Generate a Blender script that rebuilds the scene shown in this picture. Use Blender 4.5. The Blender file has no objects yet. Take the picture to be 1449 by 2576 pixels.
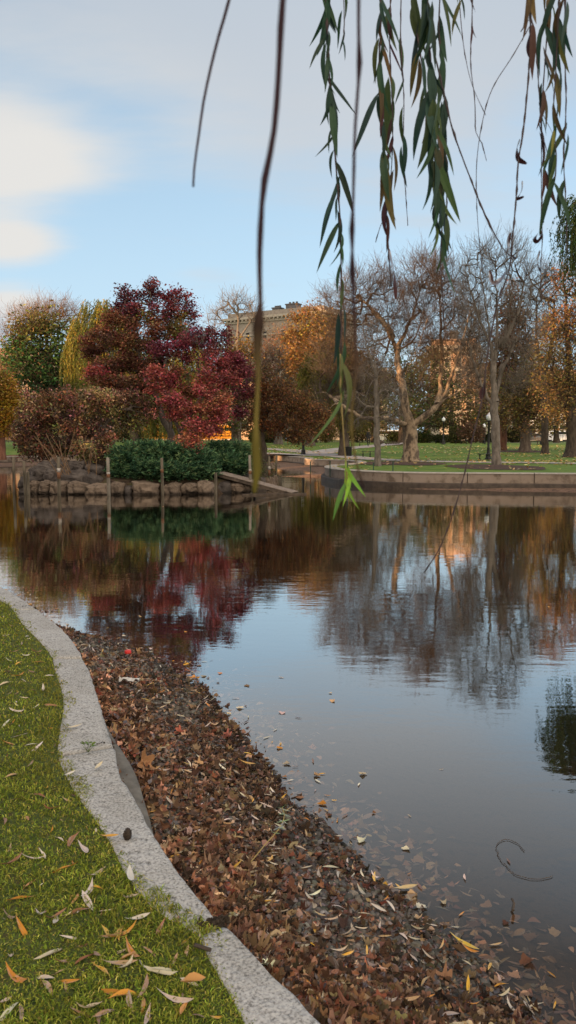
import bpy, math, random
import numpy as np
from mathutils import Vector, Matrix

rng = np.random.default_rng(7)
random.seed(7)
scene = bpy.context.scene
COL = scene.collection
F = 1984.0
EYE = 1.6
PITCH = math.radians(5.24)
CP, SP = math.cos(PITCH), math.sin(PITCH)
WATER = -0.5
LAND = 0.15

# ------------------------------------------------------------------ sight lines
def ray(x, y):
    u = (x - 724.5) / F; v = (1288 - y) / F
    return np.array([u, CP + v * SP, -SP + v * CP])
def G(x, y, z=0.0):
    d = ray(x, y); t = (z - EYE) / d[2]
    return np.array([0, 0, EYE]) + d * t
def A(x, y, Y):
    d = ray(x, y)
    return np.array([0, 0, EYE]) + d * (Y / d[1])
def land_z(y):
    t = np.clip((np.asarray(y, float) - 55) / 50, 0, 1)
    return LAND + 0.95 * t * t * (3 - 2 * t) + np.clip((np.asarray(y, float) - 105) / 300, 0, 1) * 1.0

# ------------------------------------------------------------------ mesh helpers
def unit(v):
    v = np.asarray(v, float)
    return v / np.maximum(np.linalg.norm(v, axis=-1, keepdims=True), 1e-9)

class MB:
    """collects verts, faces and vertex colours"""
    def __init__(s):
        s.v = []; s.f = []; s.c = []; s.n = 0; s.mi = []
    def add(s, V, Fs, col=None, mi=0):
        V = np.asarray(V, float).reshape(-1, 3)
        if not isinstance(Fs, list): Fs = [Fs]
        for f in Fs:
            f = np.asarray(f, int)
            if f.ndim == 1: f = f[None]
            s.f.append(f + s.n); s.mi.append(np.full(len(f), mi, int))
        s.v.append(V)
        if col is None: col = (1, 1, 1)
        c = np.asarray(col, float)
        if c.ndim == 1: c = np.repeat(c[None, :3], len(V), 0)
        s.c.append(c[:, :3])
        s.n += len(V)
    def box(s, c, size, rz=0.0, col=None, mi=0, taper=1.0):
        x, y, z = np.asarray(size, float) / 2
        V = np.array([[-x, -y, -z], [x, -y, -z], [x, y, -z], [-x, y, -z],
                      [-x * taper, -y * taper, z], [x * taper, -y * taper, z], [x * taper, y * taper, z], [-x * taper, y * taper, z]])
        ca, sa = math.cos(rz), math.sin(rz)
        V = V @ np.array([[ca, sa, 0], [-sa, ca, 0], [0, 0, 1]]) + np.asarray(c, float)
        s.add(V, np.array([[0, 3, 2, 1], [4, 5, 6, 7], [0, 1, 5, 4], [1, 2, 6, 5], [2, 3, 7, 6], [3, 0, 4, 7]]), col, mi)
    def tube(s, pts, rad, n=8, col=None, cap=True, mi=0):
        if col is not None and np.ndim(col) == 2: col = np.repeat(col, n, 0)
        P = np.asarray(pts, float); m = len(P)
        R = np.broadcast_to(np.asarray(rad, float), (m,))
        T = unit(np.gradient(P, axis=0))
        ref = np.array([0, 0, 1.0]) if abs(T[:, 2]).mean() < .8 else np.array([1.0, 0, 0])
        U = unit(np.cross(T, ref)); W = np.cross(T, U)
        a = np.linspace(0, 2 * np.pi, n, endpoint=False)
        V = P[:, None] + R[:, None, None] * (U[:, None] * np.cos(a)[None, :, None] + W[:, None] * np.sin(a)[None, :, None])
        i = np.arange(m - 1)[:, None] * n; j = np.arange(n)[None]; k = (j + 1) % n
        f = np.stack([i + j, i + k, i + n + k, i + n + j], -1).reshape(-1, 4)
        fs = [f[:, ::-1]]
        if cap: fs += [np.arange(n)[None], (np.arange(n) + (m - 1) * n)[None, ::-1]]
        s.add(V, fs, col, mi)
    def lathe(s, prof, c=(0, 0, 0), n=16, col=None, mi=0):
        prof = np.asarray(prof, float)
        a = np.linspace(0, 2 * np.pi, n, endpoint=False)
        V = np.stack([prof[:, 0][:, None] * np.cos(a), prof[:, 0][:, None] * np.sin(a), np.repeat(prof[:, 1][:, None], n, 1)], -1)
        m = len(prof)
        i = np.arange(m - 1)[:, None] * n; j = np.arange(n)[None]; k = (j + 1) % n
        f = np.stack([i + j, i + k, i + n + k, i + n + j], -1).reshape(-1, 4)
        s.add(V.reshape(-1, 3) + np.asarray(c, float), [f, np.arange(n)[None, ::-1], (np.arange(n) + (m - 1) * n)[None]], col, mi)
    def edges(s, P0, P1, R0, R1, n=4, col=None, mi=0):
        """one open prism per edge, all at once"""
        E = len(P0)
        if E == 0: return
        T = unit(P1 - P0)
        ref = np.where(np.abs(T[:, 2:3]) > .9, np.array([[1.0, 0, 0]]), np.array([[0, 0, 1.0]]))
        U = unit(np.cross(T, ref)); W = np.cross(T, U)
        a = np.linspace(0, 2 * np.pi, n, endpoint=False)
        ring = U[:, None] * np.cos(a)[None, :, None] + W[:, None] * np.sin(a)[None, :, None]
        V = np.stack([P0[:, None] + ring * R0[:, None, None], P1[:, None] + ring * R1[:, None, None]], 1)
        b = (np.arange(E) * 2 * n)[:, None]; j = np.arange(n)[None]; k = (j + 1) % n
        f = np.stack([b + j, b + n + j, b + n + k, b + k], -1).reshape(-1, 4)
        if col is not None and np.ndim(col) == 2: col = np.repeat(col, 2 * n, 0)
        s.add(V.reshape(-1, 3), f, col, mi)
    def build(s, name, mat, parent=None, base=None, smooth=False):
        V = np.concatenate(s.v) if s.v else np.zeros((0, 3))
        off = np.zeros(3)
        if parent is not None: off = np.array(world_loc(parent))
        elif base is not None: off = np.asarray(base, float)
        me = bpy.data.meshes.new(name)
        tot = np.concatenate([f.shape[1] * np.ones(len(f), int) for f in s.f])
        loops = np.concatenate([f.reshape(-1) for f in s.f])
        me.vertices.add(len(V)); me.vertices.foreach_set('co', (V - off).astype(np.float32).ravel())
        me.loops.add(len(loops)); me.loops.foreach_set('vertex_index', loops.astype(np.int32))
        me.polygons.add(len(tot))
        st = np.concatenate([[0], np.cumsum(tot)[:-1]])
        me.polygons.foreach_set('loop_start', st.astype(np.int32)); me.polygons.foreach_set('loop_total', tot.astype(np.int32))
        mats = mat if isinstance(mat, (list, tuple)) else [mat]
        for m in mats: me.materials.append(m)
        if len(mats) > 1: me.polygons.foreach_set('material_index', np.concatenate(s.mi).astype(np.int32))
        me.polygons.foreach_set('use_smooth', np.full(len(tot), bool(smooth)))
        ca = me.color_attributes.new('Col', 'FLOAT_COLOR', 'POINT')
        C = np.concatenate(s.c); C = np.concatenate([C, np.ones((len(C), 1))], 1)
        ca.data.foreach_set('color', C.astype(np.float32).ravel())
        me.update(); me.validate()
        o = bpy.data.objects.new(name, me); COL.objects.link(o)
        if parent is not None: o.parent = parent
        else: o.location = off
        return o

def world_loc(o):
    l = Vector(o.location)
    while o.parent: o = o.parent; l = l + Vector(o.location)
    return l
def tag(o, label, cat, group=None):
    o['label'] = label; o['category'] = cat
    if group: o['group'] = group
    return o
def struct(o, kind='structure'):
    o['kind'] = kind; return o
def thing(name, label, cat, loc, group=None):
    o = bpy.data.objects.new(name, None); COL.objects.link(o); o.location = tuple(loc)
    o.empty_display_size = .2
    return tag(o, label, cat, group)
def dup(o, loc, label=None, rz=0.0, sc=None, parent=None):
    kids = list(o.children)
    c = o.copy(); COL.objects.link(c); c.parent = parent; c.location = tuple(loc)
    if rz: c.rotation_euler = (0, 0, rz)
    if sc: c.scale = sc if isinstance(sc, tuple) else (sc, sc, sc)
    if label: c['label'] = label
    for k in kids: dup(k, k.location, parent=c)
    return c

# ------------------------------------------------------------------ materials
class NT:
    def __init__(s, nt): s.nt = nt; nt.nodes.clear()
    def n(s, t, **kw):
        nd = s.nt.nodes.new(t); ins = kw.pop('ins', {})
        for k, v in kw.items(): setattr(nd, k, v)
        for k, v in ins.items():
            if isinstance(v, bpy.types.NodeSocket): s.nt.links.new(v, nd.inputs[k])
            else: nd.inputs[k].default_value = v
        return nd
    def math(s, op, a, b=None, c=None, clamp=False):
        nd = s.nt.nodes.new('ShaderNodeMath'); nd.operation = op; nd.use_clamp = clamp
        for i, v in enumerate((a, b, c)):
            if v is None: continue
            if isinstance(v, bpy.types.NodeSocket): s.nt.links.new(v, nd.inputs[i])
            else: nd.inputs[i].default_value = v
        return nd.outputs[0]
    def mix(s, f, a, b, mode='MIX'):
        nd = s.nt.nodes.new('ShaderNodeMix'); nd.data_type = 'RGBA'; nd.blend_type = mode
        for i, v in ((0, f), (6, a), (7, b)):
            if isinstance(v, bpy.types.NodeSocket): s.nt.links.new(v, nd.inputs[i])
            else: nd.inputs[i].default_value = v if i == 0 else (*v[:3], 1)
        return nd.outputs[2]
    def ramp(s, f, stops):
        nd = s.nt.nodes.new('ShaderNodeValToRGB'); s.nt.links.new(f, nd.inputs[0])
        e = nd.color_ramp.elements
        while len(e) < len(stops): e.new(.5)
        for el, (p, c) in zip(e, stops):
            el.position = p; el.color = (*c[:3], 1) if not np.isscalar(c) else (c, c, c, 1)
        return nd.outputs[0]
    def noise(s, co, scale, detail=4, rough=.55):
        return s.n('ShaderNodeTexNoise', ins={'Vector': co, 'Scale': scale, 'Detail': detail, 'Roughness': rough})

def new_mat(name):
    m = bpy.data.materials.new(name); m.use_nodes = True
    return m, NT(m.node_tree)

def surf(name, c1, c2=None, scale=8, rough=.85, bump=.0, bscale=None, spec=.3, stretch=None, c3=None, attr=False, metal=0.0, dist=.02, lo=.35, hi=.65):
    m, t = new_mat(name)
    co = t.n('ShaderNodeTexCoord').outputs['Object']
    if stretch:
        co = t.n('ShaderNodeMapping', ins={'Vector': co, 'Scale': stretch}).outputs[0]
    nz = t.noise(co, scale, 6, .6)
    stops = [(lo, c1), (hi, c2 or c1)]
    if c3: stops = [(lo, c1), ((lo + hi) / 2, c2), (hi, c3)]
    col = t.ramp(nz.outputs[0], stops)
    if attr:
        a = t.n('ShaderNodeAttribute', attribute_name='Col').outputs[0]
        col = t.mix(1.0, col, a, 'MULTIPLY')
    ins = {'Base Color': col, 'Roughness': rough, 'Specular IOR Level': spec, 'Metallic': metal}
    if bump:
        n2 = t.noise(co, bscale or scale * 3, 6, .65)
        ins['Normal'] = t.n('ShaderNodeBump', ins={'Height': n2.outputs[0], 'Strength': bump, 'Distance': dist}).outputs[0]
    p = t.n('ShaderNodeBsdfPrincipled', ins=ins)
    t.n('ShaderNodeOutputMaterial', ins={'Surface': p.outputs[0]})
    return m

def leafmat(name, trans=.3, gloss=0.0, rough=.5):
    m, t = new_mat(name)
    a = t.n('ShaderNodeAttribute', attribute_name='Col').outputs[0]
    d = t.n('ShaderNodeBsdfDiffuse', ins={'Color': a})
    tr = t.n('ShaderNodeBsdfTranslucent', ins={'Color': a})
    o = t.n('ShaderNodeMixShader', ins={0: trans, 1: d.outputs[0], 2: tr.outputs[0]}).outputs[0]
    if gloss:
        g = t.n('ShaderNodeBsdfGlossy', ins={'Roughness': rough, 'Color': (1, 1, 1, 1)})
        fr = t.n('ShaderNodeFresnel', ins={'IOR': 1.4}).outputs[0]
        o = t.n('ShaderNodeMixShader', ins={0: t.math('MULTIPLY', fr, gloss), 1: o, 2: g.outputs[0]}).outputs[0]
    t.n('ShaderNodeOutputMaterial', ins={'Surface': o})
    return m

M_leaf = leafmat('leaf', .3)
M_litter = leafmat('litter_leaf', .12, .12, .5)
M_blade = leafmat('grass_blade', .3)
M_willow = leafmat('willow_leaf', .3, .3, .4)
M_bark = surf('bark', (.06, .045, .035), (.14, .11, .085), 6, .9, .6, 14, stretch=(1, 1, .35), dist=.04)
M_bark_d = surf('bark_dark', (.03, .023, .018), (.085, .065, .05), 6, .9, .5, 14, stretch=(1, 1, .35), dist=.04)
M_bark_g = surf('bark_grey', (.085, .072, .06), (.19, .165, .14), 6, .9, .5, 14, stretch=(1, 1, .35), dist=.03)
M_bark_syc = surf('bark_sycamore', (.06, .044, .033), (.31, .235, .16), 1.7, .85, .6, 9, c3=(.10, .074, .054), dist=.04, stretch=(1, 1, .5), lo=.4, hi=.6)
M_bark_red = surf('bark_red', (.09, .04, .025), (.2, .095, .06), 5, .9, .5, 14, stretch=(1, 1, .3), dist=.04)
M_twig = surf('twig', (.05, .036, .026), (.08, .058, .04), 30, .6)
M_twig_b = surf('twig_brown', (.11, .065, .035), (.2, .12, .06), 30, .6)

# ------------------------------------------------------------------ tree making
def clumps_px(D, lst):
    out = []
    for c in lst:
        x, y, rx, ry, col = c[:5]; dY = c[5] if len(c) > 5 else 0.0
        Y = D + dY; s = Y / F
        out.append((A(x, y, Y), np.array([rx * s, min(rx * s, 3.2) if len(c) < 7 else c[6], ry * s]), np.array(col)))
    return out

def px_line(D, pts):
    """picture points with an optional depth offset each"""
    return np.array([A(p[0], p[1], D + (p[2] if len(p) > 2 else 0)) for p in pts])

def resample(P, step):
    P = np.asarray(P, float)
    seg = np.linalg.norm(np.diff(P, axis=0), axis=1); L = np.concatenate([[0], np.cumsum(seg)])
    n = max(2, int(L[-1] / step) + 1); s = np.linspace(0, L[-1], n)
    return np.stack([np.interp(s, L, P[:, k]) for k in range(3)], 1)

class Skel:
    def __init__(s, seed):
        s.r = np.random.default_rng(seed)
        s.P = np.zeros((0, 3)); s.par = np.zeros(0, int); s.dir = np.zeros((0, 3)); s.cl = np.zeros(0, int); s.tip = np.zeros(0, bool)
        s.chains = []
    def _push(s, pts, parent, cl=-1, tip=True):
        n0 = len(s.P); m = len(pts)
        prev = np.concatenate([[s.P[parent] if parent >= 0 else pts[0] - np.array([0, 0, .1])], pts[:-1]])
        s.P = np.concatenate([s.P, pts]); s.par = np.concatenate([s.par, [parent], np.arange(n0, n0 + m - 1)]).astype(int)
        s.dir = np.concatenate([s.dir, unit(pts - prev)]); s.cl = np.concatenate([s.cl, np.full(m, cl)])
        t = np.zeros(m, bool); t[-1] = tip; s.tip = np.concatenate([s.tip, t])
        return n0 + m - 1
    def limb(s, pts, step=.35, wob=.03):
        P = resample(pts, step)
        P[1:-1] += s.r.normal(0, wob, (len(P) - 2, 3))
        n0 = len(s.P)
        if n0 == 0:
            e = s._push(P, -1, tip=False); s.chains.append(np.arange(n0, e + 1)); return e
        k = int(np.argmin(np.linalg.norm(s.P - P[0], axis=1)))
        e = s._push(P[1:], k, tip=False); s.chains.append(np.concatenate([[k], np.arange(n0, e + 1)])); return e
    def fill(s, clumps, N, step=.5, ang=.6, jit=.12, sag=0.0, keep=None, shell=0.0):
        vol = np.array([np.prod(c[1]) ** .75 for c in clumps]); vol /= vol.sum()
        ids = s.r.choice(len(clumps), N, p=vol)
        u = unit(s.r.normal(size=(N, 3))); rad = s.r.random(N) ** (1 / 3) * (1 - shell) + shell
        T = np.array([clumps[i][0] for i in ids]) + u * rad[:, None] * np.array([clumps[i][1] for i in ids])
        root = s.P[0]
        d0 = np.array([np.min(np.linalg.norm(s.P - t, axis=1)) for t in T])
        order = np.argsort(d0)
        for i in order:
            t = T[i]; v = t - s.P; d = np.linalg.norm(v, axis=1) + 1e-6
            cs = (v * s.dir).sum(1) / d
            cost = d * (1 + ang * (1 - cs))
            k = int(np.argmin(cost)); L = d[k]
            m = max(2, int(L / step) + 1)
            q = np.linspace(0, 1, m + 1)[1:, None]
            c = s.P[k] + s.dir[k] * L * .4 + s.r.normal(0, jit * L * .5, 3) + np.array([0, 0, sag * L])
            pts = (1 - q) ** 2 * s.P[k] + 2 * q * (1 - q) * c + q * q * t
            if m > 1: pts[:-1] += s.r.normal(0, jit * step * .35, (m - 1, 3))
            s._push(pts, k, ids[i])
    def finish(s, R, rtip=.006, p=.5):
        n = len(s.P); cnt = np.where(s.tip, 1.0, 0.02)
        for i in range(n - 1, 0, -1): 
            if s.par[i] >= 0: cnt[s.par[i]] += cnt[i]
        s.cnt = cnt
        s.rad = np.maximum(rtip, R * (cnt / cnt[0]) ** p)
        return s
    def wood(s, mb, flare=.5, flare_h=.7, n_big=9, n_small=4, cut=.05, mi2=0):
        inch = np.zeros(len(s.P), bool)
        for ci, ch in enumerate(s.chains):
            inch[ch[1:] if ci else ch] = True
            if len(ch) < 2: continue
            P = s.P[ch].copy(); R = s.rad[ch].copy()
            if ci: R[0] = min(R[0], R[1] * 1.25); R = R * np.linspace(1, .5, len(R)) ** 1.2
            if len(R) > 5: R[1:-1] = (R[:-2] + R[1:-1] * 2 + R[2:]) / 4
            R = np.maximum(R, .012)
            if ci == 0: R = R * (1 + flare * np.exp(-np.maximum(P[:, 2] - P[0, 2], 0) / flare_h * 2)); P[0, 2] -= .1
            R = R * (1 + s.r.normal(0, .045, len(R)))
            mb.tube(P, R, 12 if R.max() > .08 else 7, cap=False)
        e = np.where((s.par >= 0) & ~inch)[0]
        P0 = s.P[s.par[e]]; P1 = s.P[e]; R1 = s.rad[e].copy(); R0 = np.minimum(s.rad[s.par[e]], R1 * 1.35 + .004)
        h0 = P0[:, 2] - s.P[0, 2]; h1 = P1[:, 2] - s.P[0, 2]
        big = R0 > cut
        near = s.rad[0] * .75
        f0 = np.where(R0 > near, 1 + flare * np.exp(-np.maximum(h0, 0) / flare_h * 2), 1); f1 = np.where(R1 > near, 1 + flare * np.exp(-np.maximum(h1, 0) / flare_h * 2), 1)
        mb.edges(P0[big], P1[big] + (P1 - P0)[big] * .06, (R0 * f0)[big], (R1 * f1)[big], n_big, None, mi2)
        mb.edges(P0[~big], P1[~big], R0[~big], R1[~big], n_small, None, mi2)
    def twigs(s, mb, per=4, L=.6, r=.006, up=.35, spread=.8, levels=2, maxcnt=3, col=None, n=3):
        idx = np.where(s.cnt <= maxcnt)[0]; idx = idx[idx > 0]
        B = np.repeat(s.P[idx], per, 0); Dr = np.repeat(s.dir[idx], per, 0)
        ends = []
        rr = r
        for lv in range(levels):
            k = len(B)
            d = unit(Dr + s.r.normal(0, spread, (k, 3)) + np.array([0, 0, up]))
            ln = L * s.r.uniform(.45, 1.2, k)
            mid = B + d * (ln * .5)[:, None]
            d2 = unit(d + s.r.normal(0, .25, (k, 3)) + np.array([0, 0, up * .5]))
            E = mid + d2 * (ln * .5)[:, None]
            mb.edges(B, mid, np.full(k, rr), np.full(k, rr * .8), n, col); mb.edges(mid, E, np.full(k, rr * .8), np.full(k, rr * .45), n, col)
            ends.append(E); ends.append(mid)
            B = np.concatenate([mid, E]); Dr = np.concatenate([d2, d2]); L *= .62; rr *= .75
        return np.concatenate(ends)
    def tips(s, maxcnt=2.5):
        i = np.where((s.cnt <= maxcnt) & (s.cl >= 0))[0]
        return s.P[i], s.cl[i]

def leaf_quads(mb, pos, size, col, r, aspect=.6, normal_up=0.3, droop=0.0, dirs=None):
    n = len(pos)
    if dirs is None:
        d = r.normal(size=(n, 3)); d[:, 2] = d[:, 2] * (.6) - droop
    else: d = dirs
    d = unit(d)
    up = unit(r.normal(size=(n, 3)) + np.array([0, 0, normal_up * 3]))
    w = unit(np.cross(d, up)); nn = np.cross(w, d)
    L = (np.asarray(size) * r.uniform(.65, 1.3, n))[:, None]; W = L * aspect * .5
    fold = nn * L * r.uniform(-.15, .2, n)[:, None]
    V = np.stack([pos - d * L * .5, pos - w * W + fold + d * L * .05, pos + d * L * .5, pos + w * W + fold + d * L * .05], 1).reshape(-1, 3)
    f = np.arange(4 * n).reshape(n, 4)
    mb.add(V, f, np.repeat(col, 4, 0))

def vary(r, base, n, amt=.22, hue=.12):
    """natural leaf to leaf colour variation"""
    b = np.broadcast_to(np.asarray(base, float), (n, 3))
    k = np.exp(r.normal(0, amt, (n, 1))); h = np.exp(r.normal(0, hue, (n, 3)))
    return np.clip(b * k * h, 0.004, .9)

def crown_leaves(mb, sk, clumps, M, size, spread=.25, extra=None, pal_amt=.22, droop=.1, aspect=.65, flat=1.0, vol=0.0, up=.3, cl_amt=.15):
    r = sk.r
    P, cl = sk.tips()
    if len(P) == 0: return
    k = r.integers(0, len(P), M)
    sub = r.normal(0, 1, (len(P), 3)) * .0
    pos = P[k] + r.normal(0, 1, (M, 3)) * spread * np.array([1, 1, flat])
    ids = cl[k]
    if vol > 0:
        m = int(M * vol); v = np.array([np.prod(c[1]) ** .7 for c in clumps]); v /= v.sum()
        j = r.choice(len(clumps), m, p=v)
        u = unit(r.normal(size=(m, 3))) * (r.random(m)[:, None] ** .45)
        pos[:m] = np.array([clumps[i][0] for i in j]) + u * np.array([clumps[i][1] for i in j]); ids[:m] = j
    base = np.array([c[2] for c in clumps])
    tipc = base[cl] * np.exp(r.normal(0, cl_amt, (len(P), 3)) * .5) * np.exp(r.normal(0, cl_amt, (len(P), 1)))
    C = tipc[k]
    if vol > 0: C[:m] = base[ids[:m]]
    leaf_quads(mb, pos, np.full(M, size), vary(r, C, M, pal_amt), r, aspect, up, droop)

def tree(name, label, D, trunk, limbs, clumps, N, R, leaves=0, lsize=.12, bark=None, group=None, seed=1, twig=None, step=.5,
         spread=.28, cat='tree', trunk_name='trunk', vol=0.0, ang=.6, jit=.14, sag=0.0, rtip=.007, p=.5, flat=1.0, shell=0.0, twigmat=None,
         flare=.5, droop=.15, aspect=.65, bark2=None, up=.3, crown_name='crown', leafmt=None, base_z=None, pal=.22, cl_amt=.15):
    tr = px_line(D, trunk) if not isinstance(trunk, np.ndarray) else trunk
    if base_z is not None: tr[0, 2] = base_z
    root = thing(name, label, cat, tr[0], group)
    sk = Skel(seed); sk.limb(tr, step * .7)
    for l in limbs: sk.limb(px_line(D, l), step * .7)
    cl = clumps_px(D, clumps)
    sk.fill(cl, N, step, ang, jit, sag, shell=shell)
    sk.finish(R, rtip, p)
    mb = MB(); sk.wood(mb, flare, mi2=1 if bark2 else 0)
    mb.build(trunk_name, [bark, bark2] if bark2 else (bark or M_bark), root, smooth=True)
    cb = MB(); has = False
    if twig:
        sk.twigs(cb, **twig); has = True
        if leaves:
            cb.build('twigs', twigmat or bark or M_bark, root); cb = MB(); has = False
    if leaves:
        crown_leaves(cb, sk, cl, leaves, lsize, spread, vol=vol, flat=flat, droop=droop, aspect=aspect, up=up, pal_amt=pal, cl_amt=cl_amt)
        has = True
    if has: cb.build(crown_name, (leafmt or M_leaf) if leaves else (twigmat or bark or M_bark), root)
    return root, sk, cl

def weeping(name, label, D, trunk, limbs, clumps, N, R, strands, drop, cols, seed, bark=None, group=None, lsize=.16, dens=9, top=0.0, base_z=None, zmin=None):
    tr = px_line(D, trunk)
    if base_z is not None: tr[0, 2] = base_z
    root = thing(name, label, 'tree', tr[0], group)
    sk = Skel(seed); sk.limb(tr, .4)
    for l in limbs: sk.limb(px_line(D, l), .4)
    cl = clumps_px(D, clumps); sk.fill(cl, N, .5, .5, .15, .1); sk.finish(R, .008)
    mb = MB(); sk.wood(mb); mb.build('trunk', bark or M_bark, root, smooth=True)
    r = sk.r
    P, ci = sk.tips(4)
    k = r.integers(0, len(P), strands)
    B = P[k] + r.normal(0, .18, (strands, 3))
    out = unit((B - tr[-1]) * np.array([1, 1, 0]) + r.normal(0, .4, (strands, 3)) * np.array([1, 1, 0]))
    L = drop * r.uniform(.35, 1.15, strands)
    if zmin is not None: L = np.minimum(L, np.maximum(B[:, 2] - zmin - r.uniform(0, 1.2, strands), .3))
    cb = MB(); S = 8; prev = B; col0 = np.array(cols)[r.integers(0, len(cols), strands)]
    allp = []; allc = []; alld = []
    for i in range(1, S + 1):
        q = i / S
        Q = B + out * (.55 * np.minimum(1, q * 2.2) * np.minimum(L, 3)[:, None] * .35) + np.array([0, 0, 1]) * (np.sin(min(q * 3, 1.6)) * .25 - q ** 1.15 * L)[:, None] + r.normal(0, .03, (strands, 3))
        cb.edges(prev, Q, np.full(strands, .006), np.full(strands, .005), 3, np.array((.16, .14, .04)))
        m = dens
        for j in range(m):
            f = r.random(strands)[:, None]
            allp.append(prev * (1 - f) + Q * f + r.normal(0, .04, (strands, 3))); allc.append(col0)
            alld.append(unit(Q - prev) + r.normal(0, .45, (strands, 3)))
        prev = Q
    pos = np.concatenate(allp); C = vary(r, np.concatenate(allc), len(pos), .2)
    leaf_quads(cb, pos, np.full(len(pos), lsize), C, r, .28, .1, dirs=np.concatenate(alld))
    cb.build('crown', M_leaf, root)
    return root

# ------------------------------------------------------------------ polyline distance tools
def dist_poly(X, Y, P):
    best = np.full(X.shape, 1e9)
    for a, b in zip(P[:-1], P[1:]):
        ab = b - a; L2 = (ab ** 2).sum() + 1e-12
        t = np.clip(((X - a[0]) * ab[0] + (Y - a[1]) * ab[1]) / L2, 0, 1)
        best = np.minimum(best, np.hypot(X - a[0] - t * ab[0], Y - a[1] - t * ab[1]))
    return best
def inside(X, Y, P):
    r = np.zeros(X.shape, bool)
    for (x1, y1), (x2, y2) in zip(P, np.roll(P, -1, 0)):
        if y1 == y2: continue
        c = ((y1 > Y) != (y2 > Y)) & (X < (x2 - x1) * (Y - y1) / (y2 - y1) + x1)
        r ^= c
    return r
def smooth_line(P, step):
    """Catmull-Rom through the points, evenly resampled"""
    P = np.asarray(P, float); Q = np.concatenate([[2 * P[0] - P[1]], P, [2 * P[-1] - P[-2]]])
    out = []
    for i in range(1, len(Q) - 2):
        t = np.linspace(0, 1, 12, endpoint=False)[:, None]
        p0, p1, p2, p3 = Q[i - 1], Q[i], Q[i + 1], Q[i + 2]
        out.append(.5 * (2 * p1 + (p2 - p0) * t + (2 * p0 - 5 * p1 + 4 * p2 - p3) * t ** 2 + (3 * p1 - p0 - 3 * p2 + p3) * t ** 3))
    out.append(P[-1:]); out = np.concatenate(out)
    if out.shape[1] == 2: out = np.concatenate([out, np.zeros((len(out), 1))], 1)
    return resample(out, step)
_ph = rng.uniform(0, 6.28, (24,)); _an = rng.uniform(0, 6.28, (24,))
def fnoise(X, Y, scale, k=0):
    """cheap smooth 2d noise from a few waves, about -1..1"""
    v = 0
    for i in range(6):
        a = _an[(i + k) % 24]; f = scale * (1 + .37 * i)
        v = v + np.sin((X * math.cos(a) + Y * math.sin(a)) * f + _ph[(i * 3 + k) % 24]) / (1 + .25 * i)
    return v / 2.6
# ================================================================== camera, sun, sky
cam = bpy.data.cameras.new('camera'); cam_o = bpy.data.objects.new('camera', cam); COL.objects.link(cam_o)
cam.sensor_fit = 'VERTICAL'; cam.sensor_height = 36.0; cam.lens = 36.0 * F / 2576
cam_o.location = (0, 0, EYE); cam_o.rotation_euler = (math.pi / 2 - PITCH, 0, 0)
cam.clip_start = .05; cam.clip_end = 3000
cam.dof.use_dof = True; cam.dof.focus_distance = 30; cam.dof.aperture_fstop = cam.lens / 2.5
scene.camera = cam_o

SUN_EL = math.radians(8.5); SUN_A = math.radians(27)
to_sun = Vector((-math.cos(SUN_A) * math.cos(SUN_EL), -math.sin(SUN_A) * math.cos(SUN_EL), math.sin(SUN_EL)))
sl = bpy.data.lights.new('sun', 'SUN'); sl.energy = 5.0; sl.angle = math.radians(.6); sl.color = (1.0, .55, .25)
so = bpy.data.objects.new('sun', sl); COL.objects.link(so); so.rotation_euler = (-to_sun).to_track_quat('-Z', 'Y').to_euler()

w = bpy.data.worlds.new('World'); scene.world = w; w.use_nodes = True
t = NT(w.node_tree)
sky = t.n('ShaderNodeTexSky', sky_type='NISHITA', sun_disc=False, sun_elevation=math.radians(14), sun_rotation=math.atan2(to_sun.x, to_sun.y) % (2 * math.pi),
          altitude=0, air_density=1.0, dust_density=.6, ozone_density=2.2)
dirv = t.n('ShaderNodeTexCoord').outputs['Generated']
sep = t.n('ShaderNodeSeparateXYZ', ins={0: dirv})
zc = t.math('MAXIMUM', sep.outputs[2], 0.0)
den = t.math('ADD', zc, .16)
uv = t.n('ShaderNodeCombineXYZ', ins={0: t.math('DIVIDE', sep.outputs[0], den), 1: t.math('DIVIDE', sep.outputs[1], den), 2: 0.0}).outputs[0]
uvm = t.n('ShaderNodeMapping', ins={'Vector': uv, 'Rotation': (0, 0, math.radians(-24)), 'Scale': (.5, 1.25, 1)}).outputs[0]
nz = t.noise(uvm, 1.9, 8, .58).outputs[0]
nz2 = t.noise(uvm, .7, 3, .5).outputs[0]
def blob(px, py, size, amp, ex=1.0):
    """a bank of cloud in one direction of the sky"""
    d = unit(ray(px, py))
    q = t.n('ShaderNodeVectorMath', operation='SUBTRACT', ins={0: dirv, 1: tuple(d)}).outputs[0]
    q = t.n('ShaderNodeVectorMath', operation='MULTIPLY', ins={0: q, 1: (1 / ex, 1.0, 1.0)}).outputs[0]
    l = t.n('ShaderNodeVectorMath', operation='LENGTH', ins={0: q}).outputs[1]
    mr = t.n('ShaderNodeMapRange', interpolation_type='SMOOTHSTEP', ins={0: l, 1: size, 2: 0.0, 3: 0.0, 4: amp})
    return mr.outputs[0]
cov = t.math('MULTIPLY', t.math('SUBTRACT', nz, .5), 2.1)
cov = t.math('ADD', cov, t.math('MULTIPLY', t.math('SUBTRACT', nz2, .5), .5))
for b in [(0, 405, .095, 1.35, 2.0), (10, 615, .042, 1.5, 3.2), (450, -120, .34, .68, 2.4), (1150, 230, .25, .6, 1.8), (20, 775, .045, 1.2, 2.6), (900, -900, .6, .45, 2.0), (260, 290, .07, -.3, 3.0), (540, 600, .13, -.3, 2.6), (520, 690, .02, .5, 4.0)]:
    cov = t.math('ADD', cov, blob(*b))
cov = t.math('ADD', cov, -.02)
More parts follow.
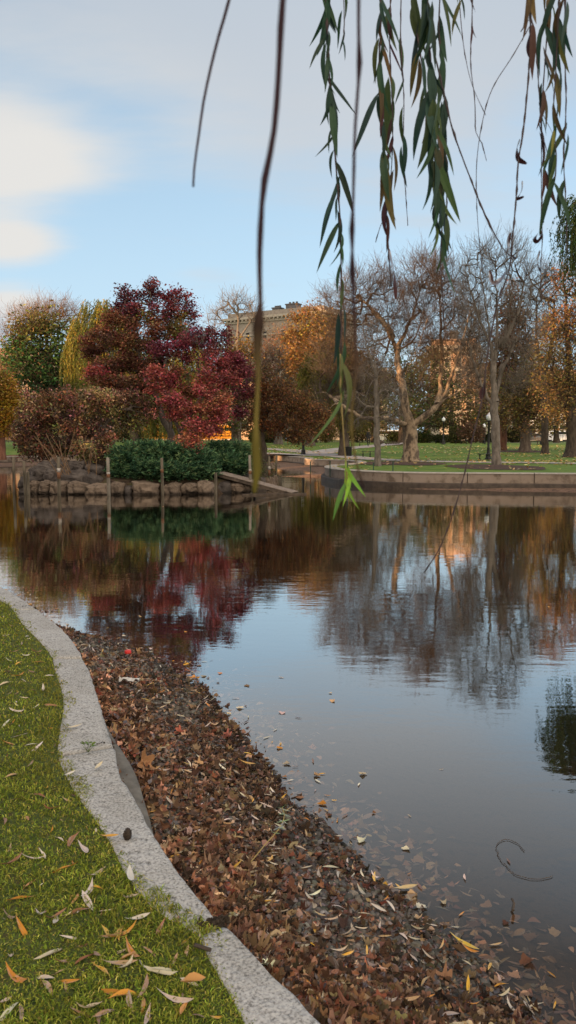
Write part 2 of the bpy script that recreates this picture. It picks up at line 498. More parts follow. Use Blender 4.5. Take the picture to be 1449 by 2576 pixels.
mask = t.n('ShaderNodeMapRange', interpolation_type='SMOOTHSTEP', ins={0: cov, 1: -.1, 2: 1.15, 3: 0.0, 4: .95}).outputs[0]
warm = t.math('ADD', blob(20, 420, .20, 1.0, 1.8), t.math('ADD', blob(40, 690, .12, .9, 3.0), blob(950, 500, .3, .35, 2.0)), clamp=True)
ccol = t.mix(warm, (2.3, 2.58, 2.92), (3.55, 3.45, 3.3))
skyc = t.mix(1.0, sky.outputs[0], (1.15, 1.12, 1.02), 'MULTIPLY')
hz = t.n('ShaderNodeMapRange', ins={0: sep.outputs[2], 1: 0.0, 2: .62, 3: 1.0, 4: 0.0}).outputs[0]
skyc = t.mix(hz, skyc, (2.55, 3.4, 4.15))
col = t.mix(mask, skyc, ccol)
back = t.n('ShaderNodeMapRange', interpolation_type='SMOOTHSTEP', ins={0: sep.outputs[1], 1: .35, 2: -.5, 3: 0.0, 4: .85}).outputs[0]
col = t.mix(back, col, (10.8, 9.0, 7.1))
bg = t.n('ShaderNodeBackground', ins={'Color': col, 'Strength': .1})
t.n('ShaderNodeOutputWorld', ins={'Surface': bg.outputs[0]})

scene.view_settings.view_transform = 'Standard'; scene.view_settings.look = 'None'
scene.view_settings.exposure = 1.2; scene.view_settings.gamma = 1.0
cy = scene.cycles
cy.max_bounces = 6; cy.diffuse_bounces = 2; cy.glossy_bounces = 3; cy.transmission_bounces = 2; cy.transparent_max_bounces = 6
cy.use_denoising = True; cy.sample_clamp_indirect = 4.0; cy.caustics_reflective = False; cy.caustics_refractive = False

# ================================================================== water
m, t = new_mat('pond_water')
pos = t.n('ShaderNodeNewGeometry').outputs['Position']
mp = t.n('ShaderNodeMapping', ins={'Vector': pos, 'Scale': (.8, 1.9, 1), 'Rotation': (0, 0, .12)}).outputs[0]
n1 = t.noise(mp, 3.2, 3, .5).outputs[0]
n2 = t.noise(mp, .45, 2, .5).outputs[0]
sepp = t.n('ShaderNodeSeparateXYZ', ins={0: pos})
far = t.n('ShaderNodeMapRange', ins={0: sepp.outputs[1], 1: 6.0, 2: 30.0, 3: .1, 4: 1.0}).outputs[0]
hh = t.math('ADD', t.math('MULTIPLY', n1, .0038), t.math('MULTIPLY', n2, .008))
calm = t.n('ShaderNodeMapRange', ins={0: t.noise(pos, .16, 2, .5).outputs[0], 1: .4, 2: .62, 3: .35, 4: 1.0}).outputs[0]
bmp = t.n('ShaderNodeBump', ins={'Height': t.math('MULTIPLY', hh, calm), 'Strength': .62, 'Distance': 1.0}).outputs[0]
gl = t.n('ShaderNodeBsdfGlossy', ins={'Roughness': .015, 'Color': (.95, .94, .915, 1), 'Normal': bmp})
lw = t.n('ShaderNodeLayerWeight', ins={'Blend': .5}).outputs['Facing']
R = t.ramp(lw, [(.30, .025), (.45, .055), (.6, .32), (.75, .64), (.9, .86), (1.0, .95)])
tr = t.n('ShaderNodeBsdfTransparent', ins={'Color': (.80, .76, .68, 1)})
df = t.n('ShaderNodeBsdfDiffuse', ins={'Color': (.075, .066, .052, 1)})
body = t.n('ShaderNodeMixShader', ins={0: .12, 1: tr.outputs[0], 2: df.outputs[0]}).outputs[0]
out = t.n('ShaderNodeMixShader', ins={0: R, 1: body, 2: gl.outputs[0]}).outputs[0]
va = t.n('ShaderNodeVolumeAbsorption', ins={'Color': (.52, .47, .36, 1), 'Density': 1.6})
t.n('ShaderNodeOutputMaterial', ins={'Surface': out, 'Volume': va.outputs[0]})
M_water = m
mb = MB(); mb.box((0, 50, WATER - 1.5), (240, 110, 3.0))
struct(mb.build('water', M_water, base=(0, 50, WATER)))

# ================================================================== near shore
KO = [(905, 2690), (810, 2576), (720, 2475), (640, 2395), (560, 2325), (505, 2258), (450, 2190), (400, 2120), (365, 2060), (330, 1990), (300, 1930), (280, 1860), (262, 1800), (225, 1690),
      (192, 1625), (155, 1580), (110, 1545), (60, 1510), (0, 1475), (-150, 1412), (-330, 1370)]
KI = [(690, 2720), (625, 2576), (588, 2500), (545, 2430), (500, 2345), (430, 2306), (370, 2258), (320, 2190), (285, 2120), (245, 2060), (200, 2000), (172, 1955), (150, 1900), (152, 1850), (163, 1780), (158, 1735),
      (142, 1690), (132, 1650), (100, 1610), (60, 1570), (30, 1528), (0, 1508), (-150, 1440), (-330, 1392)]
KO3 = smooth_line([G(x, y, .03) for x, y in KO], .04); KI3 = smooth_line([G(x, y, .03) for x, y in KI], .04)
WL = [(1700, 2950), (1450, 2680), (1360, 2576), (1290, 2510), (1230, 2440), (1180, 2390), (1120, 2340), (1050, 2280), (960, 2230), (900, 2170), (840, 2112), (790, 2060), (720, 2010), (692, 1945), (640, 1890), (600, 1840),
      (565, 1800), (540, 1768), (480, 1715), (420, 1680), (370, 1650), (330, 1630), (260, 1607), (180, 1592), (120, 1564), (60, 1522), (0, 1488), (-150, 1426)]
WL3 = smooth_line([G(x, y, WATER) for x, y in WL], .1)
WL2 = WL3[:, :2] + np.stack([fnoise(WL3[:, 0], WL3[:, 1], 3.1, 3), fnoise(WL3[:, 0], WL3[:, 1], 3.7, 9)], 1) * .035
KO2 = KO3[:, :2]
shore_poly = np.concatenate([KO2, WL2[::-1]])
def shore_h(X, Y):
    dk = dist_poly(X, Y, KO2[::6]); dw = dist_poly(X, Y, WL2)
    ins = inside(X, Y, shore_poly)
    h = WATER + .29 * dw / (dw + dk + 1e-6)
    wet = WATER - .012 - .15 * np.minimum(dw, 2.0) - .35 * np.clip(dw - 2.0, 0, 2.4)
    return np.where(ins, h, wet), ins, dk, dw
lawn_poly = np.concatenate([KI3[:, :2], [[-60, 14], [-60, -8], [3, -8]]])
gx = np.arange(-9.5, 6.5, .06); gy = np.arange(.4, 16, .06)
X, Y = np.meshgrid(gx, gy, indexing='ij')
H, ins, dk, dw = shore_h(X, Y)
H = H + np.where(ins, .012, .02) * fnoise(X, Y, 5.5, 2) + .008 * fnoise(X, Y, 17, 5) * np.where(ins, 1, 1)
outk = inside(X, Y, np.concatenate([KO2, [[-60, 14], [-60, -8], [3, -8]]]))
H = np.where(outk, np.minimum(H, -.3), H)
nx, ny = X.shape
idx = np.arange(nx * ny).reshape(nx, ny)
q = np.stack([idx[:-1, :-1], idx[1:, :-1], idx[1:, 1:], idx[:-1, 1:]], -1).reshape(-1, 4)
mb = MB(); mb.add(np.stack([X, Y, H], -1).reshape(-1, 3), q)
M_mud = surf('shore_mud', (.028, .02, .014), (.075, .05, .034), 14, .9, .8, 40, dist=.015, c3=(.05, .036, .027))
struct(mb.build('shore', M_mud, smooth=True))
mb = MB(); mb.add([[-120, -5, -1.78], [120, -5, -1.78], [120, 110, -1.78], [-120, 110, -1.78]], np.array([[0, 1, 2, 3]]))
struct(mb.build('pond_bed', surf('pond_mud', (.03, .025, .018), (.06, .048, .034), 1.5, .95)))

# kerb stones
m, t = new_mat('granite')
co = t.n('ShaderNodeTexCoord').outputs['Object']
v1 = t.noise(co, 95, 2, .6).outputs[0]; v2 = t.noise(co, 30, 5, .72).outputs[0]; v3 = t.noise(co, 2.2, 5, .65).outputs[0]
c = t.ramp(v1, [(.33, (.20, .195, .185)), (.46, (.375, .367, .35)), (.64, (.50, .49, .465))])
pits = t.ramp(v2, [(.34, (.26, .25, .235)), (.45, (1, 1, 1))])
c = t.mix(.9, c, pits, 'MULTIPLY')
st = t.ramp(v3, [(.33, (.66, .64, .59)), (.55, (1, 1, 1))])
c = t.mix(.65, c, st, 'MULTIPLY')
b = t.n('ShaderNodeBump', ins={'Height': v2, 'Strength': 1.0, 'Distance': .012}).outputs[0]
t.n('ShaderNodeOutputMaterial', ins={'Surface': t.n('ShaderNodeBsdfPrincipled', ins={'Base Color': c, 'Roughness': .88, 'Specular IOR Level': .25, 'Normal': b}).outputs[0]})
M_granite = m
M_conc = surf('concrete', (.11, .10, .085), (.2, .18, .15), 9, .95, .6, 40, dist=.008)
def near_i(P, q): return int(np.argmin(np.linalg.norm(P[:, :2] - q[:2], axis=1)))
cuts = [(None, None)] + [((o), (i)) for o, i in [((562, 2330), (502, 2346)), ((284, 1880), (150, 1899)), ((199, 1653), (134, 1656)), ((92, 1531), (40, 1535))]] + [(None, None)]
names = ['grey granite kerb stone nearest the camera, running out of the bottom of the picture',
         'long curved grey granite kerb stone with a small dark cone lying on its top',
         'grey granite kerb stone beside the widest part of the leafy beach, third along the kerb',
         'grey granite kerb stone at the far end of the leafy beach, reached by the water',
         'farthest granite kerb stone, curving away at the left edge beside open water']
for k in range(5):
    io0 = 0 if k == 0 else near_i(KO3, G(*cuts[k][0], .03)); io1 = len(KO3) - 1 if k == 4 else near_i(KO3, G(*cuts[k + 1][0], .03))
    ii0 = 0 if k == 0 else near_i(KI3, G(*cuts[k][1], .03)); ii1 = len(KI3) - 1 if k == 4 else near_i(KI3, G(*cuts[k + 1][1], .03))
    n = max(24, int((io1 - io0) * 1.6))
    def sub(P, a, b_):
        S = P[a:b_ + 1]; s = np.linspace(0, 1, len(S)); g = .012 / max(.3, (b_ - a) * .04)
        u = np.linspace(g, 1 - g, n)
        return np.stack([np.interp(u, s, S[:, j]) for j in range(3)], 1)
    O = sub(KO3, io0, io1); I = sub(KI3, ii0, ii1)
    wv = unit(O - I)
    I = I - wv * .012
    rows = []
    prof = [(0, -.34, 0), (0, -.015, 0), (.03, -.002, 1)] + [(f, 0, 1) for f in (.15, .28, .4, .52, .64, .76, .87, .94)] + [(.975, -.004, 1), (.995, -.016, 1), (1.0, -.035, 1), (1.004, -.09, 1), (1.0, -.16, 1), (.99, -.34, 0)]
    s_along = np.arange(n) * .025
    for (f, dz, nzk) in prof:
        p = I + (O - I) * f; p[:, 2] = .03 + dz
        p[:, 2] += nzk * (.004 * fnoise(p[:, 0], p[:, 1], 7, k) + .0025 * fnoise(p[:, 0], p[:, 1], 26, k + 4))
        if f > .9: p += wv * (.007 * fnoise(p[:, 0] * 3, p[:, 1] * 3 + dz * 30, 4, k + 2) + .004 * fnoise(p[:, 0] + dz * 9, p[:, 1], 30, k + 6))[:, None]
        rows.append(p)
    V = np.stack(rows, 1); m_ = len(prof)
    for e, sg in ((0, 1), (n - 1, -1)):   # softened ends
        V[e, 2:-2, 2] -= .008
    idx = np.arange(n * m_).reshape(n, m_)
    q = np.stack([idx[:-1, :-1], idx[:-1, 1:], idx[1:, 1:], idx[1:, :-1]], -1).reshape(-1, 4)
    mb = MB(); mb.add(V.reshape(-1, 3), [q, idx[0][None, ::-1], idx[-1][None]])
    o = mb.build('kerb_stone', M_granite, base=V[n // 2, 6], smooth=True)
    tag(o, names[k], 'kerb stone', 'granite kerb stones along the near shore')
# concrete footing under the kerb
a0, a1 = near_i(KO3, G(810, 2576, .03)), near_i(KO3, G(200, 1650, .03))
S = KO3[a0:a1:3]; T = unit(np.gradient(S, axis=0)); Nn = np.stack([T[:, 1], -T[:, 0], 0 * T[:, 0]], 1)
if (Nn[len(S) // 2, 0]) < 0: Nn = -Nn
fr = np.linspace(0, 1, len(S)); wd = .03 + .085 * np.exp(-((fr - .52) / .16) ** 2)
rows = []
for (f, z) in [(-.1, -.13), (.5, -.125), (1, -.135), (1.02, -.17), (1.05, -.36)]:
    p = S + Nn * (wd * (f if f > 0 else 0) - (.08 if f < 0 else 0))[:, None]; p[:, 2] = z + .004 * fnoise(p[:, 0], p[:, 1], 11, 3); rows.append(p)
V = np.stack(rows, 1); n, m_ = V.shape[:2]; idx = np.arange(n * m_).reshape(n, m_)
mb = MB(); mb.add(V.reshape(-1, 3), np.stack([idx[:-1, :-1], idx[:-1, 1:], idx[1:, 1:], idx[1:, :-1]], -1).reshape(-1, 4))
o = mb.build('concrete_footing', M_conc, base=V[n // 2, 2], smooth=True)
tag(o, 'narrow brown concrete footing showing under the curved granite kerb above the leaves', 'footing')

# lawn by the camera
L = KI3[::3].copy(); L[:, 2] = .024
rowsL = [L + np.array([-.0, 0, 0]) + 0 * L]
for f in (.02, .05, .1, .2, .4, 1.0): rowsL.append(L + np.array([-40, -34, 0]) * f)
V = np.stack(rowsL, 1); V[:, 0] += unit(KO3[0] - KI3[0])[None] * 0.0
V[..., 2] += np.where(np.arange(7) > 0, .012, 0)[None] * fnoise(V[..., 0], V[..., 1], 2.1, 1)
n, m_ = V.shape[:2]; idx = np.arange(n * m_).reshape(n, m_)
mb = MB(); mb.add(V.reshape(-1, 3), np.stack([idx[:-1, :-1], idx[:-1, 1:], idx[1:, 1:], idx[1:, :-1]], -1).reshape(-1, 4))
M_turf = surf('turf', (.03, .045, .010), (.085, .11, .025), 24, .95, .8, 60, dist=.02, c3=(.07, .06, .02))
struct(mb.build('lawn_near', M_turf))

# ---------- grass blades
N = 330000
Rr = 1.2 + 10.5 * rng.random(N) ** 1.55; th = rng.uniform(-.62, .3, N)
bx = Rr * np.sin(th); by = Rr * np.cos(th)
ok = inside(bx, by, lawn_poly); over = dist_poly(bx, by, KI3[::4, :2])
edge_in = (.03 + .035 * fnoise(bx, by, 6, 7) + .03 * fnoise(bx, by, 29, 2))
keep = (ok | (over < edge_in)) & (rng.random(N) < 1.0)
bx, by, over, ok = bx[keep], by[keep], over[keep], ok[keep]; n = len(bx)
hgt = rng.uniform(.008, .024, n) * (1 + .35 * fnoise(bx, by, 4, 5)) * np.where(by > 4, 1.15, 1)
yaw = rng.uniform(0, 6.28, n); lean = rng.uniform(.3, 1.9, n)
d = np.stack([np.cos(yaw), np.sin(yaw), 0 * yaw], 1); wv = np.stack([-np.sin(yaw), np.cos(yaw), 0 * yaw], 1)
wid = (.0012 + .0003 * Rr[keep])[:, None]
B = np.stack([bx, by, np.full(n, .022)], 1)
M1 = B + d * (hgt * .35 * lean)[:, None] + np.array([0, 0, 1]) * (hgt * .62)[:, None]
E = B + d * (hgt * (.95 * lean))[:, None] + np.array([0, 0, 1]) * (hgt * (1 - .42 * lean))[:, None]
V = np.stack([B - wv * wid, B + wv * wid, M1 + wv * wid * .8, M1 - wv * wid * .8, E], 1).reshape(-1, 3)
i = np.arange(n)[:, None] * 5
pal = np.array([(.16, .21, .035), (.22, .27, .05), (.10, .15, .028), (.36, .33, .11), (.28, .30, .07)])
pk = rng.choice(5, n, p=[.36, .24, .24, .05, .11])
dry = np.clip(fnoise(bx, by, 2.3, 4) * .5 + np.where(over < .12, .45, 0), 0, 1)[:, None]
C = vary(rng, pal[pk], n, .3, .08) * np.array((1.25, 1.14, .95)) * (1 + .3 * fnoise(bx, by, 13, 11) * .7 + .15 * fnoise(bx, by, 37, 15))[:, None].clip(.35, 1.7) * (1 - dry * .5) + np.array((.25, .21, .05)) * dry * .4
mb = MB(); mb.add(V, [np.concatenate([i, i + 1, i + 2, i + 3], 1), np.concatenate([i + 3, i + 2, i + 4], 1)], np.repeat(C, 5, 0))
struct(mb.build('grass', M_blade), 'stuff')

# ---------- leaf shapes
def strip_leaf(width, rows=7, p=.85):
    u = np.linspace(0, 1, rows); hw = width * .5 * np.sin(np.pi * u ** p) ** .85
    V = []
    for a, h in zip(u, hw): V += [(a - .5, -h, abs(h) * .25), (a - .5, 0, 0), (a - .5, h, abs(h) * .25)]
    i = (np.arange(rows - 1) * 3)[:, None]
    return np.array(V), [np.concatenate([np.concatenate([i, i + 1, i + 4, i + 3], 1), np.concatenate([i + 1, i + 2, i + 5, i + 4], 1)])]
def lobed_leaf(lobes, depth, n=26, seed=0):
    r = np.random.default_rng(seed)
    a = np.linspace(-np.pi, np.pi, n, endpoint=False)
    rad = .5 * (1 - depth * (.5 + .5 * np.cos(a * lobes + r.uniform(0, 3)))) * (1 + .12 * r.normal(size=n)) * (1 - .25 * np.abs(np.sin(a)))
    V = [(0, 0, 0)] + [(rad[k] * math.cos(a[k]), rad[k] * math.sin(a[k]), 0) for k in range(n)] + [(-.5, .01, 0), (-.75, .0, .01), (-.5, -.01, 0)]
    inner = [(.5 * rad[k] * math.cos(a[k]), .5 * rad[k] * math.sin(a[k]), -.02) for k in range(n)]
    V = np.array(V + inner); o = 4 + n; k = np.arange(n); k2 = (k + 1) % n
    return V, [np.stack([np.zeros(n, int), o + k, o + k2], 1), np.stack([o + k, 1 + k, 1 + k2, o + k2], 1), np.array([[n + 1, n + 2, n + 3]])]
def scatter(mb, T, pos, yaw, tx, ty, size, curl_l, curl_w, col, sx=1.0):
    V, Fs = T; n = len(pos); m_ = len(V)
    P = np.repeat(V[None], n, 0).copy()
    P[..., 1] += (curl_w * .35)[:, None] * (P[..., 0] ** 2) * np.sign(np.sin(curl_l * 37))[:, None]; tw_ = (curl_l * 2.2)[:, None] * P[..., 0]; y_ = P[..., 1].copy(); P[..., 2] += y_ * np.sin(tw_); P[..., 1] = y_ * np.cos(tw_)
    P[..., 2] += curl_l[:, None] * (P[..., 0] ** 2) * 1.1 + curl_w[:, None] * (P[..., 1] ** 2) * 4
    P *= np.asarray(size).reshape(n, 1, 1)
    def rot(P, ax, ang):
        c, s = np.cos(ang)[:, None], np.sin(ang)[:, None]; i, j = [(1, 2), (2, 0), (0, 1)][ax]
        a, b_ = P[..., i].copy(), P[..., j].copy(); P[..., i] = a * c - b_ * s; P[..., j] = a * s + b_ * c
        return P
    P = rot(P, 0, tx); P = rot(P, 1, ty); P = rot(P, 2, yaw); P += pos[:, None]
    off = (np.arange(n) * m_)[:, None, None]
    mb.add(P.reshape(-1, 3), [(np.asarray(f)[None] + off).reshape(-1, np.asarray(f).shape[1]) for f in Fs], np.repeat(col, m_, 0))
LW = strip_leaf(.15); LW2 = strip_leaf(.2, 7, 1.1); LO = strip_leaf(.52, 6, .9)
LM = [lobed_leaf(5, .34, 28, 1), lobed_leaf(7, .28, 30, 2), lobed_leaf(3, .25, 22, 3)]
def rand_leaf(mb, T, pos, size, col, tilt=.35, cl=(-.5, 1.2), cw=(-.6, 1.2), r=rng):
    n = len(pos)
    scatter(mb, T, pos, r.uniform(0, 6.28, n), r.normal(0, tilt, n), r.normal(0, tilt, n), size, r.uniform(*cl, n), r.uniform(*cw, n), col)

# ---------- pebbles and litter on the beach
import bmesh
def rock_template(sub, seed, planes=12):
    r = np.random.default_rng(seed)
    bm = bmesh.new(); bmesh.ops.create_icosphere(bm, subdivisions=sub, radius=1)
    V = np.array([v.co for v in bm.verts]); Fc = np.array([[v.index for v in f.verts] for f in bm.faces]); bm.free()
    nn = unit(r.normal(size=(planes, 3))); dd = r.uniform(.72, 1.0, planes)
    dots = V @ nn.T
    rr = np.where(dots > .05, dd / np.maximum(dots, .05), 9).min(1)
    return V * np.minimum(rr, 1.15)[:, None], [Fc]
M_peb = surf('pebble', (.55, .53, .5), (1, 1, 1), 60, .8, .3, 90, attr=True, dist=.003)
def beach_points(n, near_bias=1.3, r=rng):
    out = []
    while sum(len(o) for o in out) < n:
        m_ = n * 3
        Rr = 1.9 + 9.5 * r.random(m_) ** near_bias; th = r.uniform(-.62, .45, m_)
        x, y = Rr * np.sin(th), Rr * np.cos(th)
        k = inside(x, y, shore_poly); out.append(np.stack([x[k], y[k]], 1))
    P = np.concatenate(out)[:n]
    h, _, dk, dw = shore_h(P[:, 0], P[:, 1])
    h = h + .012 * fnoise(P[:, 0], P[:, 1], 5.5, 2) + .008 * fnoise(P[:, 0], P[:, 1], 17, 5)
    return P, h, dk, dw
mb = MB()
P, h, dk, dw = beach_points(15000, 1.5)
gr = fnoise(P[:, 0], P[:, 1], 2.6, 8) + .5 * fnoise(P[:, 0], P[:, 1], 7, 1)
k = (rng.random(len(P)) < np.clip(.8 + .5 * gr, .25, 1)) & (dk > .05)
P, h, dk, dw = P[k], h[k], dk[k], dw[k]
for j in range(4):
    s = slice(j, None, 4); n = len(P[s])
    T = rock_template(2, 40 + j)
    sz = rng.uniform(.010, .022, n) * (1 + .25 * (rng.random(n) < .12)) 
    V, Fs = T; V = V * np.array([1.15, .85, .62])
    col = vary(rng, np.array([(.16, .14, .115), (.24, .215, .18), (.10, .09, .078), (.30, .27, .23)])[rng.choice(4, n, p=[.4, .25, .25, .1])], n, .3, .05) * .9
    col = col * np.clip(.42 + dw[s][:, None] * .9, .42, 1)   # wet and dark by the water
    pos3 = np.stack([P[s][:, 0], P[s][:, 1], h[s] + sz * .25], 1)
    scatter(mb, (V, Fs), pos3, rng.uniform(0, 6.28, n), rng.normal(0, .4, n), rng.normal(0, .4, n), sz, np.zeros(n), np.zeros(n), col)
struct(mb.build('gravel', M_peb, smooth=True), 'stuff')

BROWN = np.array([(.17, .088, .052), (.105, .056, .036), (.25, .145, .085), (.062, .04, .03), (.36, .23, .145), (.19, .07, .042)])
PALE = np.array([(.5, .41, .30), (.58, .50, .40), (.44, .30, .15), (.62, .36, .06), (.50, .22, .04)])
mb = MB()
P, h, dk, dw = beach_points(30000, 1.3)
gr = fnoise(P[:, 0], P[:, 1], 2.6, 8) + .5 * fnoise(P[:, 0], P[:, 1], 7, 1)
pr = np.clip(.26 - .8 * gr + .9 * np.exp(-dk / .25) + .15 * np.exp(-dw / .1), .08, 1)
k = rng.random(len(P)) < pr
P, h, dk, dw = P[k], h[k], dk[k], dw[k]
pos3 = np.stack([P[:, 0], P[:, 1], h + .014 + rng.random(len(P)) * (.008 + .05 * np.exp(-dk / .2))], 1)
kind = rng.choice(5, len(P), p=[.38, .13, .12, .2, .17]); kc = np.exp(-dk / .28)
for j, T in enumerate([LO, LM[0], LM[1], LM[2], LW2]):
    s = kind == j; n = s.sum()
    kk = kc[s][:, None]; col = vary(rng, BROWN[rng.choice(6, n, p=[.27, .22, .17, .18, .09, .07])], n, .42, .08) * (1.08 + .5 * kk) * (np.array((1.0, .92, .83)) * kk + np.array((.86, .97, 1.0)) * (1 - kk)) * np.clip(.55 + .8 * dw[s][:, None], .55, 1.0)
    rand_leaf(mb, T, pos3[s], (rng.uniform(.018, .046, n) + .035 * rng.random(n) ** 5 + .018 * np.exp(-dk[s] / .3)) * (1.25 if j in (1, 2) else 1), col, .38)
P, h, dk, dw = beach_points(9000, 1.4); n = len(P)
leaf_quads(mb, np.stack([P[:, 0], P[:, 1], h + .012 + .014 * rng.random(n)], 1), np.full(n, .024), vary(rng, BROWN[rng.integers(0, 6, n)], n, .35, .08) * .8, rng, .6, .6)
P, h, dk, dw = beach_points(400, 1.25)
n = len(P); pos3 = np.stack([P[:, 0], P[:, 1], h + .032], 1)
rand_leaf(mb, LW, pos3, rng.uniform(.05, .095, n), vary(rng, PALE[rng.choice(5, n, p=[.36, .26, .2, .09, .09])], n, .18, .05), .25, (-.4, .8), (-.2, 1.5))
struct(mb.build('leaf_litter', M_litter), 'stuff')
# leaves drowned and afloat along the edge
mb = MB(); 
n = 3400; j = rng.integers(3, len(WL2) - 3, n); off = np.abs(rng.normal(0, .24, n)) + .0
Tn = unit(np.concatenate([np.gradient(WL2, axis=0), np.zeros((len(WL2), 1))], 1)); Nw = np.stack([Tn[:, 1], -Tn[:, 0]], 1)
if Nw[len(WL2) // 2, 0] < 0: Nw = -Nw
P = WL2[j] + Nw[j] * off[:, None] + rng.normal(0, .05, (n, 2))
h, ins2, dk, dw = shore_h(P[:, 0], P[:, 1])
k = ~ins2; P, h = P[k], h[k]; n = len(P)
pos3 = np.stack([P[:, 0], P[:, 1], h + .012], 1); kind = rng.integers(0, 4, n)
for q_, T in enumerate([LO, LM[2], LW2, LW]):
    s = kind == q_
    rand_leaf(mb, T, pos3[s], rng.uniform(.03, .085, s.sum()), vary(rng, np.array([(.24, .15, .095), (.15, .09, .06), (.34, .23, .15)])[rng.integers(0, 3, s.sum())], s.sum(), .3, .07), .16, (-.2, .5), (-.2, .6))
struct(mb.build('sunken_leaves', M_litter), 'stuff')
mb = MB()
n = 230; j = rng.integers(3, len(WL2) - 3, n); P = WL2[j] + Nw[j] * np.abs(rng.normal(0, .16, n) + (rng.random(n) < .12) * rng.uniform(0, 1.2, n))[:, None] + rng.normal(0, .06, (n, 2)); P = np.concatenate([P, np.stack([rng.uniform(-4, 9, 16), rng.uniform(9, 29, 16)], 1)])
h, ins2, dk, dw = shore_h(P[:, 0], P[:, 1]); P = P[~ins2]; n = len(P); pos3 = np.stack([P[:, 0], P[:, 1], np.full(n, WATER + .004)], 1); kind = rng.integers(0, 3, n)
for q_, T in enumerate([LW, LW2, LM[2]]):
    s = kind == q_
    rand_leaf(mb, T, pos3[s], rng.uniform(.03, .075, s.sum()), vary(rng, np.concatenate([PALE, BROWN[:3]])[rng.integers(0, 8, s.sum())], s.sum(), .2, .06), .05, (0, .4), (0, .5))
struct(mb.build('floating_leaves', M_litter), 'stuff')

# ---------- fallen willow leaves on the grass, each one a thing
lawn_leaf_px = [(75, 1925), (90, 1778), (95, 1806), (30, 1950), (20, 1870), (70, 2058), (80, 2160), (12, 2063), (215, 2140), (150, 2110), (178, 2115), (225, 2245), (245, 2232), (75, 2222), (30, 2380 - 70), (140, 2305), (195, 2292), (190, 2262), (220, 2268),
    (140, 2318), (200, 2290), (325, 2258), (305, 2340), (310, 2352), (270, 2345), (290, 2355), (205, 2415), (160, 2420), (130, 2400), (235, 2400), (300, 2425), (310, 2412), (320, 2430), (260, 2440), (110, 2460), (120, 2480), (150, 2445), (170, 2470), (35, 2460), (30, 2405),
    (205, 2550), (225, 2535), (250, 2555), (275, 2545), (320, 2500), (325, 2520), (365, 2485), (360, 2530), (400, 2450), (440, 2515), (460, 2540), (380, 2395), (420, 2440), (330, 2395), (480, 2470), (10, 2520), (55, 2545), (15, 2550), (370, 2560), (500, 2555), (540, 2560), (290, 2500),
    (45, 1700), (60, 1712), (25, 1745), (10, 1720), (40, 1790), (95, 1880), (15, 1820), (50, 1850), (90, 1872), (35, 1640), (65, 1650), (15, 1600), (55, 1620), (90, 1640), (110, 1735), (130, 1775), (100, 2000), (40, 2010), (130, 2035), (20, 1660), (45, 1668), (80, 1690), (20, 1690), (8, 1550), (30, 1575), (70, 1600), (95, 1665), (120, 1700), (60, 1755), (240, 2200), (100, 2300), (60, 2345), (180, 2360), (160, 2185), (270, 2290), (400, 2340), (345, 2310), (30, 2170), (110, 2150), (50, 2260)]
LEAFKIND = [('pale cream willow leaf lying on the green lawn', PALE[:2]), ('golden yellow willow leaf lying on the green lawn', PALE[3:5]), ('brown curled willow leaf lying on the green lawn', np.array([(.3, .17, .09), (.26, .13, .07), (.38, .25, .15)]))]
for i_, (x, y) in enumerate(lawn_leaf_px):
    p = G(x, y, .032); kd = rng.choice(3, p=[.4, .26, .34])
    mb = MB(); one = np.array([p])
    rand_leaf(mb, [LW, LW2, LO][rng.choice(3, p=[.62, .38, 0])], one, np.array([rng.uniform(.055, .12)]), vary(rng, LEAFKIND[kd][1][rng.integers(0, len(LEAFKIND[kd][1]))], 1, .12, .04), .22, (-.5, .9), (-.1, 1.6))
    o = mb.build('fallen_leaf', M_litter, base=p); tag(o, LEAFKIND[kd][0], 'leaf', LEAFKIND[kd][0].split(' lying')[0].replace('leaf', 'leaves') + ' on the near lawn')
# small litter bits on the turf that nobody would count
mb = MB(); Rr = 1.5 + 9 * rng.random(1500) ** 1.4; th = rng.uniform(-.6, .2, 1500); x, y = Rr * np.sin(th), Rr * np.cos(th); k = inside(x, y, lawn_poly); P = np.stack([x[k], y[k], np.full(k.sum(), .026)], 1); n = len(P)
far_boost = rng.random(n) < np.clip(P[:, 1] / 6, .25, 1); P = P[far_boost]; n = len(P)
rand_leaf(mb, LW2, P, rng.uniform(.02, .06, n), vary(rng, np.concatenate([PALE, BROWN])[rng.integers(0, 11, n)], n, .2, .06), .3)
struct(mb.build('lawn_litter', M_litter), 'stuff')

def lone_leaf(name, T, p, size, col, label, yaw=0, tilt=0, curl=.5, cat='leaf'):
    mb = MB(); scatter(mb, T, np.array([p]), np.array([yaw]), np.array([tilt]), np.array([0.]), np.array([size]), np.array([curl]), np.array([.6]), np.array([col]))
    return tag(mb.build(name, M_litter, base=p), label, cat)
lone_leaf('fallen_leaf', LW2, G(246, 1930, .045), .10, (.62, .52, .33), 'pale yellow willow leaf lying alone on the kerb stone beside the brown footing', 1.4)
lone_leaf('fallen_leaf', LW2, G(172, 1948, .045), .08, (.6, .56, .48), 'small cream leaf at the grass edge of the long curved kerb stone', .9)
lone_leaf('fallen_leaf', LW, G(180, 1830, .045), .12, (.55, .47, .33), 'cream willow leaf lying on the kerb stone above the first grassy joint', .5)
lone_leaf('fallen_leaf', LW2, G(328, 2205, .045), .12, (.6, .56, .48), 'large cream leaf where the turf meets the granite kerb', 1.9)
lone_leaf('fallen_leaf', LW2, G(272, 2104, .05), .09, (.55, .30, .06), 'golden leaf half off the turf onto the granite kerb', 0)
lone_leaf('fallen_leaf', LO, G(485, 2470, .05), .075, (.5, .27, .1), 'tan leaf on the turf edge by the soil filled kerb joint', .3)
